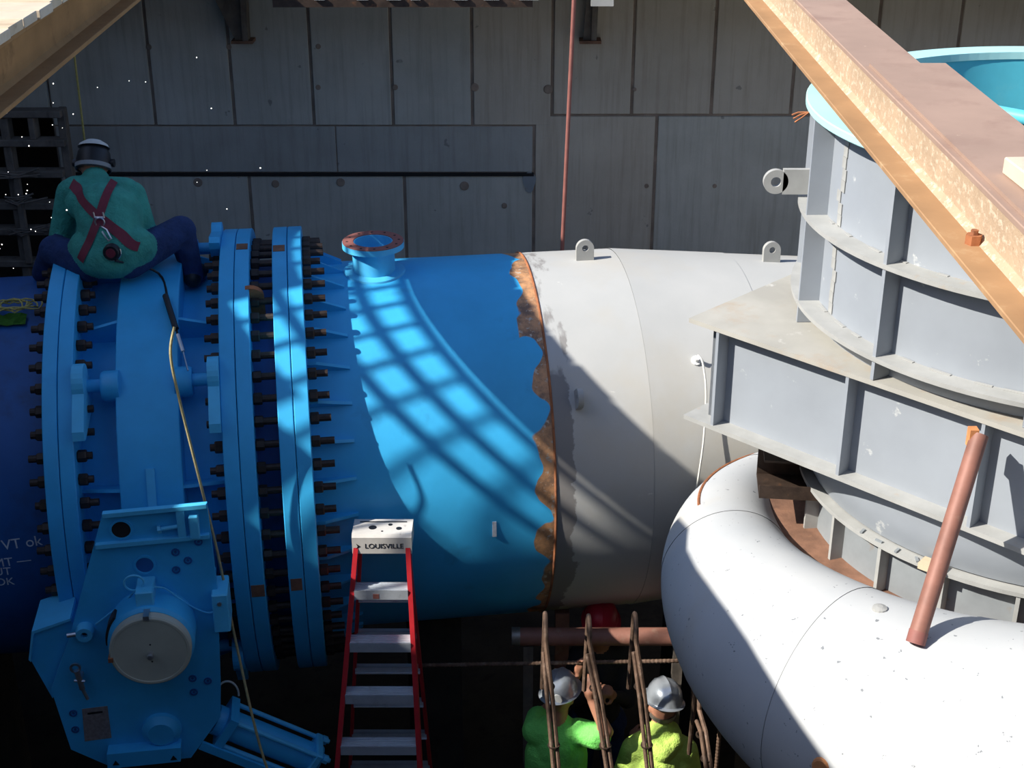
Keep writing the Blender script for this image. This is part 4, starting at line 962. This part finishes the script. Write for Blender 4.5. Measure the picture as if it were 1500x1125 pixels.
b = B(); tube(b, [c1+V(.01, -.01, -.036), c1.lerp(c3, .5)+V(.014, -.008, 0), c3+V(.012, -.004, .0), c3+V(-.004, -.004, -.014), c3+V(-.016, -.004, .004), c1.lerp(c3, .6)+V(-.016, -.008, 0)], .005, 6); obj('snap_hook', b, 'steel', wl, True)
c4 = back(-2.215, 4.285, .03)
b = B(); lathe(b, [(0, -.024), (.040, -.024), (.046, -.016), (.046, .016), (.04, .024), (0, .024)], 'y', 20, (0, 0, 0), False); o = obj('lifeline_reel', b, 'black', wl, True); o.location = c4
b = B(); lathe(b, [(0, -.0275), (.026, -.0275), (.028, -.022), (0, -.022)], 'y', 16, (0, 0, 0), False); o2 = obj('reel_label', b, 'harness', o)
b = B(); tube(b, [V(.05*math.cos(q), 0, .05*math.sin(q)) for q in [R(20-150*k/10) for k in range(11)]], .005, 6); obj('reel_clip', b, 'steel', o)
# welding helmet seen from behind
hg = B(); prof = [(0, .135), (.04, .130), (.075, .108), (.098, .070), (.108, .02), (.108, -.035)]
lathe(hg, prof, 'z', 36, (0, 0, 0), False); bmesh.ops.scale(hg, vec=(.92, 1.05, 1), verts=hg.verts); bmesh.ops.solidify(hg, geom=hg.faces[:], thickness=.005)
hm = obj('welding_hood', hg, 'black', wl, True); hm.matrix_basis = Matrix.Translation(HD+V(0, .0, .005)-wl.location) @ Matrix.Rotation(R(-32), 4, 'X')
hg = B(); lathe(hg, [(0, .142), (.045, .138), (.08, .116), (.09, .098)], 'z', 28, (0, -.012, 0), False); obj('skull_cap', hg, 'hat_band', hm, True)
hg = B(); ring(hg, .100, .112, -.028, -.004, 'z', 36, a0=R(180), a1=R(360)); bmesh.ops.scale(hg, vec=(.93, 1.06, 1), verts=hg.verts); obj('head_band', hg, 'grey_dull', hm, True)
for s in (-1, 1):
    hg = B(); lathe(hg, [(0, -.012), (.022, -.012), (.024, .012), (0, .012)], 'x', 14, (s*.108, .0, .01), False); obj('hinge_knob', hg, 'black', hm, True)
# lanyard from the reel to the band
lpts = [wl.location+c4+V(.02, -.03, -.04), W(-2.03, -.78, 1.10), W(-1.945, -1.0, .94), W(-1.885, -1.10, .80)]
e0 = wl.location+c4+V(.02, -.02, -.045)
lan = thing('safety_lanyard', 'dark safety lanyard running from the harness down the blue band', 'lanyard', e0)
def bandp(s, th, r=1.318): return PO+PU*s+PN*(-r*math.cos(th))+Vector((0, 0, r*math.sin(th)))
path = [e0, bandp(-2.08, R(79)), bandp(-2.01, R(66)), bandp(-1.955, R(56), 1.34)]
b = B(); tube(b, [p-e0 for p in spline(path, 6)], .007, 7); obj('webbing', b, 'black', lan)
b = B(); tube(b, [p-e0 for p in (bandp(-2.03, R(69), 1.33), bandp(-1.965, R(57.5), 1.35))], .017, 8); obj('shock_pack', b, 'black', lan)
b = B(); tube(b, [p-e0 for p in (bandp(-1.955, R(56), 1.345), bandp(-1.925, R(51), 1.36))], .012, 8); tube(b, [p-e0 for p in (bandp(-1.925, R(51), 1.36), bandp(-1.90, R(46), 1.37))], .005, 6); obj('end_hook', b, 'steel', lan)

# worker in the lime shirt
w1 = thing('person', 'worker in lime green T-shirt and silver hard hat reaching to the rebar', 'person', (.27, 6.93, 0))
H1 = V(.285, 6.99, 1.665)
P = [('c', V(.19, 6.93, 1.44), .095, V(.36, 6.93, 1.43), .095, 0), ('c', V(.27, 6.93, 1.36), .155, V(.26, 6.92, 1.02), .150, 0), ('c', V(.20, 6.92, 1.30), .125, V(.20, 6.92, 1.0), .125, 0), ('c', V(.34, 6.92, 1.30), .12, V(.33, 6.92, 1.0), .125, 0),
     ('c', V(.20, 6.92, .92), .135, V(.33, 6.92, .92), .135, 1), ('c', V(.18, 6.92, .88), .095, V(.15, 6.95, .48), .07, 1), ('c', V(.15, 6.95, .48), .068, V(.15, 6.92, .08), .05, 1),
     ('c', V(.35, 6.92, .88), .095, V(.40, 6.90, .48), .07, 1), ('c', V(.40, 6.90, .48), .068, V(.41, 6.86, .08), .05, 1),
     ('c', V(.15, 6.90, .05), .05, V(.15, 7.08, .035), .04, 3), ('c', V(.41, 6.84, .05), .05, V(.42, 7.02, .035), .04, 3),
     ('c', V(.40, 6.93, 1.455), .082, V(.515, 6.86, 1.47), .080, 0), ('c', V(.515, 6.86, 1.47), .045, V(.56, 6.83, 1.53), .043, 2), ('c', V(.56, 6.83, 1.53), .042, V(.475, 6.90, 1.70), .030, 2),
     ('c', V(.14, 6.94, 1.45), .082, V(.16, 7.10, 1.42), .075, 0), ('c', V(.16, 7.10, 1.42), .045, V(.27, 7.17, 1.48), .042, 2), ('c', V(.27, 7.17, 1.48), .040, V(.40, 7.17, 1.70), .029, 2),
     ('c', V(.27, 6.94, 1.50), .062, H1, .058, 2), ('c', V(.235, 6.945, 1.485), .075, V(.305, 6.945, 1.48), .075, 0), ('c', V(.27, 6.95, 1.50), .072, V(.275, 6.96, 1.535), .066, 0)]
face(P, H1, (.35, .93, 0), (0, 0, 1), 2)
hand(P, V(.468, 6.905, 1.715), (-.2, .05, .95), (.3, .8, 0), 2, .5, 1); hand(P, V(.403, 7.17, 1.71), (.15, .0, .95), (.5, -.6, 0), 2, .55, -1)
person(P, ['shirt_lime', 'jeans_dark', 'skin', 'black'], .0085, w1.location, w1, 'body', 3)
h1 = hard_hat('hard_hat', w1, 'hat_silver', H1+V(0, 0, .045), R(-20), R(-4), R(-6))
b = B(); lathe(b, [(0, 0), (.032, 0), (.034, .008), (0, .010)], 'y', 20, (.0, 0, 0), False); o = obj('hat_sticker', b, 'hat_band', h1); o.location = (.03, -.140, .02)
# worker in the yellow hoodie
w2 = thing('person', 'worker in yellow green hooded sweatshirt and silver hard hat', 'person', (.89, 6.93, 0))
H2 = V(.905, 6.98, 1.60)
P = [('c', V(.80, 6.93, 1.33), .105, V(.985, 6.93, 1.32), .105, 0), ('c', V(.89, 6.93, 1.26), .165, V(.88, 6.92, .98), .16, 0), ('c', V(.81, 6.92, 1.22), .13, V(.81, 6.92, .95), .13, 0), ('c', V(.97, 6.92, 1.22), .13, V(.96, 6.92, .95), .13, 0),
     ('c', V(.82, 6.92, .88), .135, V(.95, 6.92, .88), .135, 1), ('c', V(.80, 6.92, .84), .095, V(.78, 6.95, .46), .07, 1), ('c', V(.78, 6.95, .46), .068, V(.78, 6.92, .08), .05, 1),
     ('c', V(.97, 6.92, .84), .095, V(1.0, 6.95, .46), .07, 1), ('c', V(1.0, 6.95, .46), .068, V(1.0, 6.92, .08), .05, 1),
     ('c', V(.78, 6.90, .05), .05, V(.78, 7.08, .035), .04, 3), ('c', V(1.0, 6.90, .05), .05, V(1.0, 7.08, .035), .04, 3),
     ('c', V(.745, 6.93, 1.315), .088, V(.685, 6.98, 1.06), .075, 0), ('c', V(.685, 6.98, 1.06), .07, V(.76, 7.20, 1.15), .05, 0), ('c', V(1.04, 6.93, 1.31), .088, V(1.10, 6.98, 1.06), .075, 0), ('c', V(1.10, 6.98, 1.06), .07, V(1.0, 7.20, 1.15), .05, 0),
     ('c', V(.90, 6.94, 1.40), .066, H2, .060, 2), ('c', V(.86, 6.93, 1.42), .075, V(.94, 6.93, 1.42), .075, 0), ('c', V(.90, 6.93, 1.42), .085, V(.90, 6.94, 1.465), .078, 0),
     ('c', V(.835, 6.88, 1.415), .055, V(.90, 6.835, 1.375), .065, 0), ('c', V(.90, 6.835, 1.375), .065, V(.97, 6.88, 1.415), .055, 0), ('c', V(.90, 6.86, 1.36), .07, V(.90, 6.83, 1.27), .05, 0), ('c', V(.83, 6.93, 1.43), .05, V(.84, 7.0, 1.42), .045, 0), ('c', V(.975, 6.93, 1.43), .05, V(.97, 7.0, 1.42), .045, 0)]
face(P, H2, (-.15, .95, -.15), (0, .15, 1), 2)
hand(P, V(.765, 7.215, 1.155), (.1, .9, .2), (.8, 0, -.4), 2, .6, 1); hand(P, V(.995, 7.215, 1.155), (-.1, .9, .2), (-.8, 0, -.4), 2, .6, -1)
person(P, ['hoodie_yellow', 'jeans_dark', 'skin', 'black'], .0085, w2.location, w2, 'body', 3)
hard_hat('hard_hat', w2, 'hat_silver', H2+V(.005, 0, .055), R(12), R(-10), R(8))
b = B(); ring(b, .080, .088, -.02, .006, 'z', 28, a0=R(190), a1=R(350)); bmesh.ops.scale(b, vec=(.92, 1.12, 1), verts=b.verts); o = obj('hair', b, 'bolt_steel', w2, True); o.location = H2-w2.location+V(0, -.002, -.03)
# third worker in the dark under the pipe, red hard hat
w3 = thing('person', 'worker in dark clothes and red hard hat in the shadow under the pipe', 'person', (.56, 7.62, .0))
H3 = V(0.56, 7.55, 1.8)
P = [('c', V(0.46, 7.61, 1.52), .095, V(0.66, 7.61, 1.52), .095, 0), ('c', V(0.56, 7.62, 1.42), .155, V(0.56, 7.63, 1.1), .15, 0), ('c', V(0.49, 7.63, 0.98), .13, V(0.63, 7.63, 0.98), .13, 1), ('c', V(0.47, 7.63, 0.92), .095, V(0.45, 7.59, 0.5), .07, 1), ('c', V(0.45, 7.59, 0.5), .066, V(0.45, 7.63, 0.12), .05, 1),
     ('c', V(0.65, 7.63, 0.92), .095, V(0.68, 7.59, 0.5), .07, 1), ('c', V(0.68, 7.59, 0.5), .066, V(0.68, 7.63, 0.12), .05, 1), ('c', V(0.45, 7.65, 0.09), .05, V(0.45, 7.47, 0.075), .04, 3), ('c', V(0.68, 7.65, 0.09), .05, V(0.68, 7.47, 0.075), .04, 3),
     ('c', V(0.42, 7.61, 1.5), .075, V(0.4, 7.49, 1.26), .06, 0), ('c', V(0.4, 7.49, 1.26), .05, V(0.52, 7.35, 1.42), .034, 0), ('c', V(0.7, 7.61, 1.5), .075, V(0.74, 7.49, 1.26), .06, 0), ('c', V(0.74, 7.49, 1.26), .05, V(0.64, 7.35, 1.4), .034, 0), ('c', V(0.56, 7.6, 1.58), .06, H3, .058, 2)]
face(P, H3, (0, -.9, -.3), (0, -.3, .9), 2)
hand(P, V(0.525, 7.34, 1.43), (.4, -.5, .6), (.7, 0, -.4), 2, .6, 1); hand(P, V(0.635, 7.34, 1.41), (-.4, -.5, .6), (-.7, 0, -.4), 2, .6, -1)
person(P, ['work_dark', 'jeans', 'skin', 'black'], .0095, w3.location, w3, 'body', 3)
hard_hat('hard_hat', w3, 'hat_red', H3+V(0, -.005, .045), R(180), R(-12))

# ------------------------------------------------------------------ welding sparks and dust in the air around the seated welder
b = B(); rnd = random.Random(3)
for k in range(85):
    u_ = abs(rnd.gauss(0, 1)); x = -2.55+rnd.gauss(0, .42); yv = 7.3+rnd.random()*1.4; z = 4.45+rnd.gauss(0, .34)
    if x > -.9 or (abs(x+2.3) < .35 and yv > 7.45 and z < 4.9): continue
    bmesh.ops.create_icosphere(b, subdivisions=1, radius=rnd.uniform(.0022, .0048), matrix=Matrix.Translation((x, yv, z)))
sk = obj('welding_sparks', b, 'spark'); sk['kind'] = 'stuff'; tag(sk, 'tiny bright welding sparks drifting around the seated person', 'sparks')
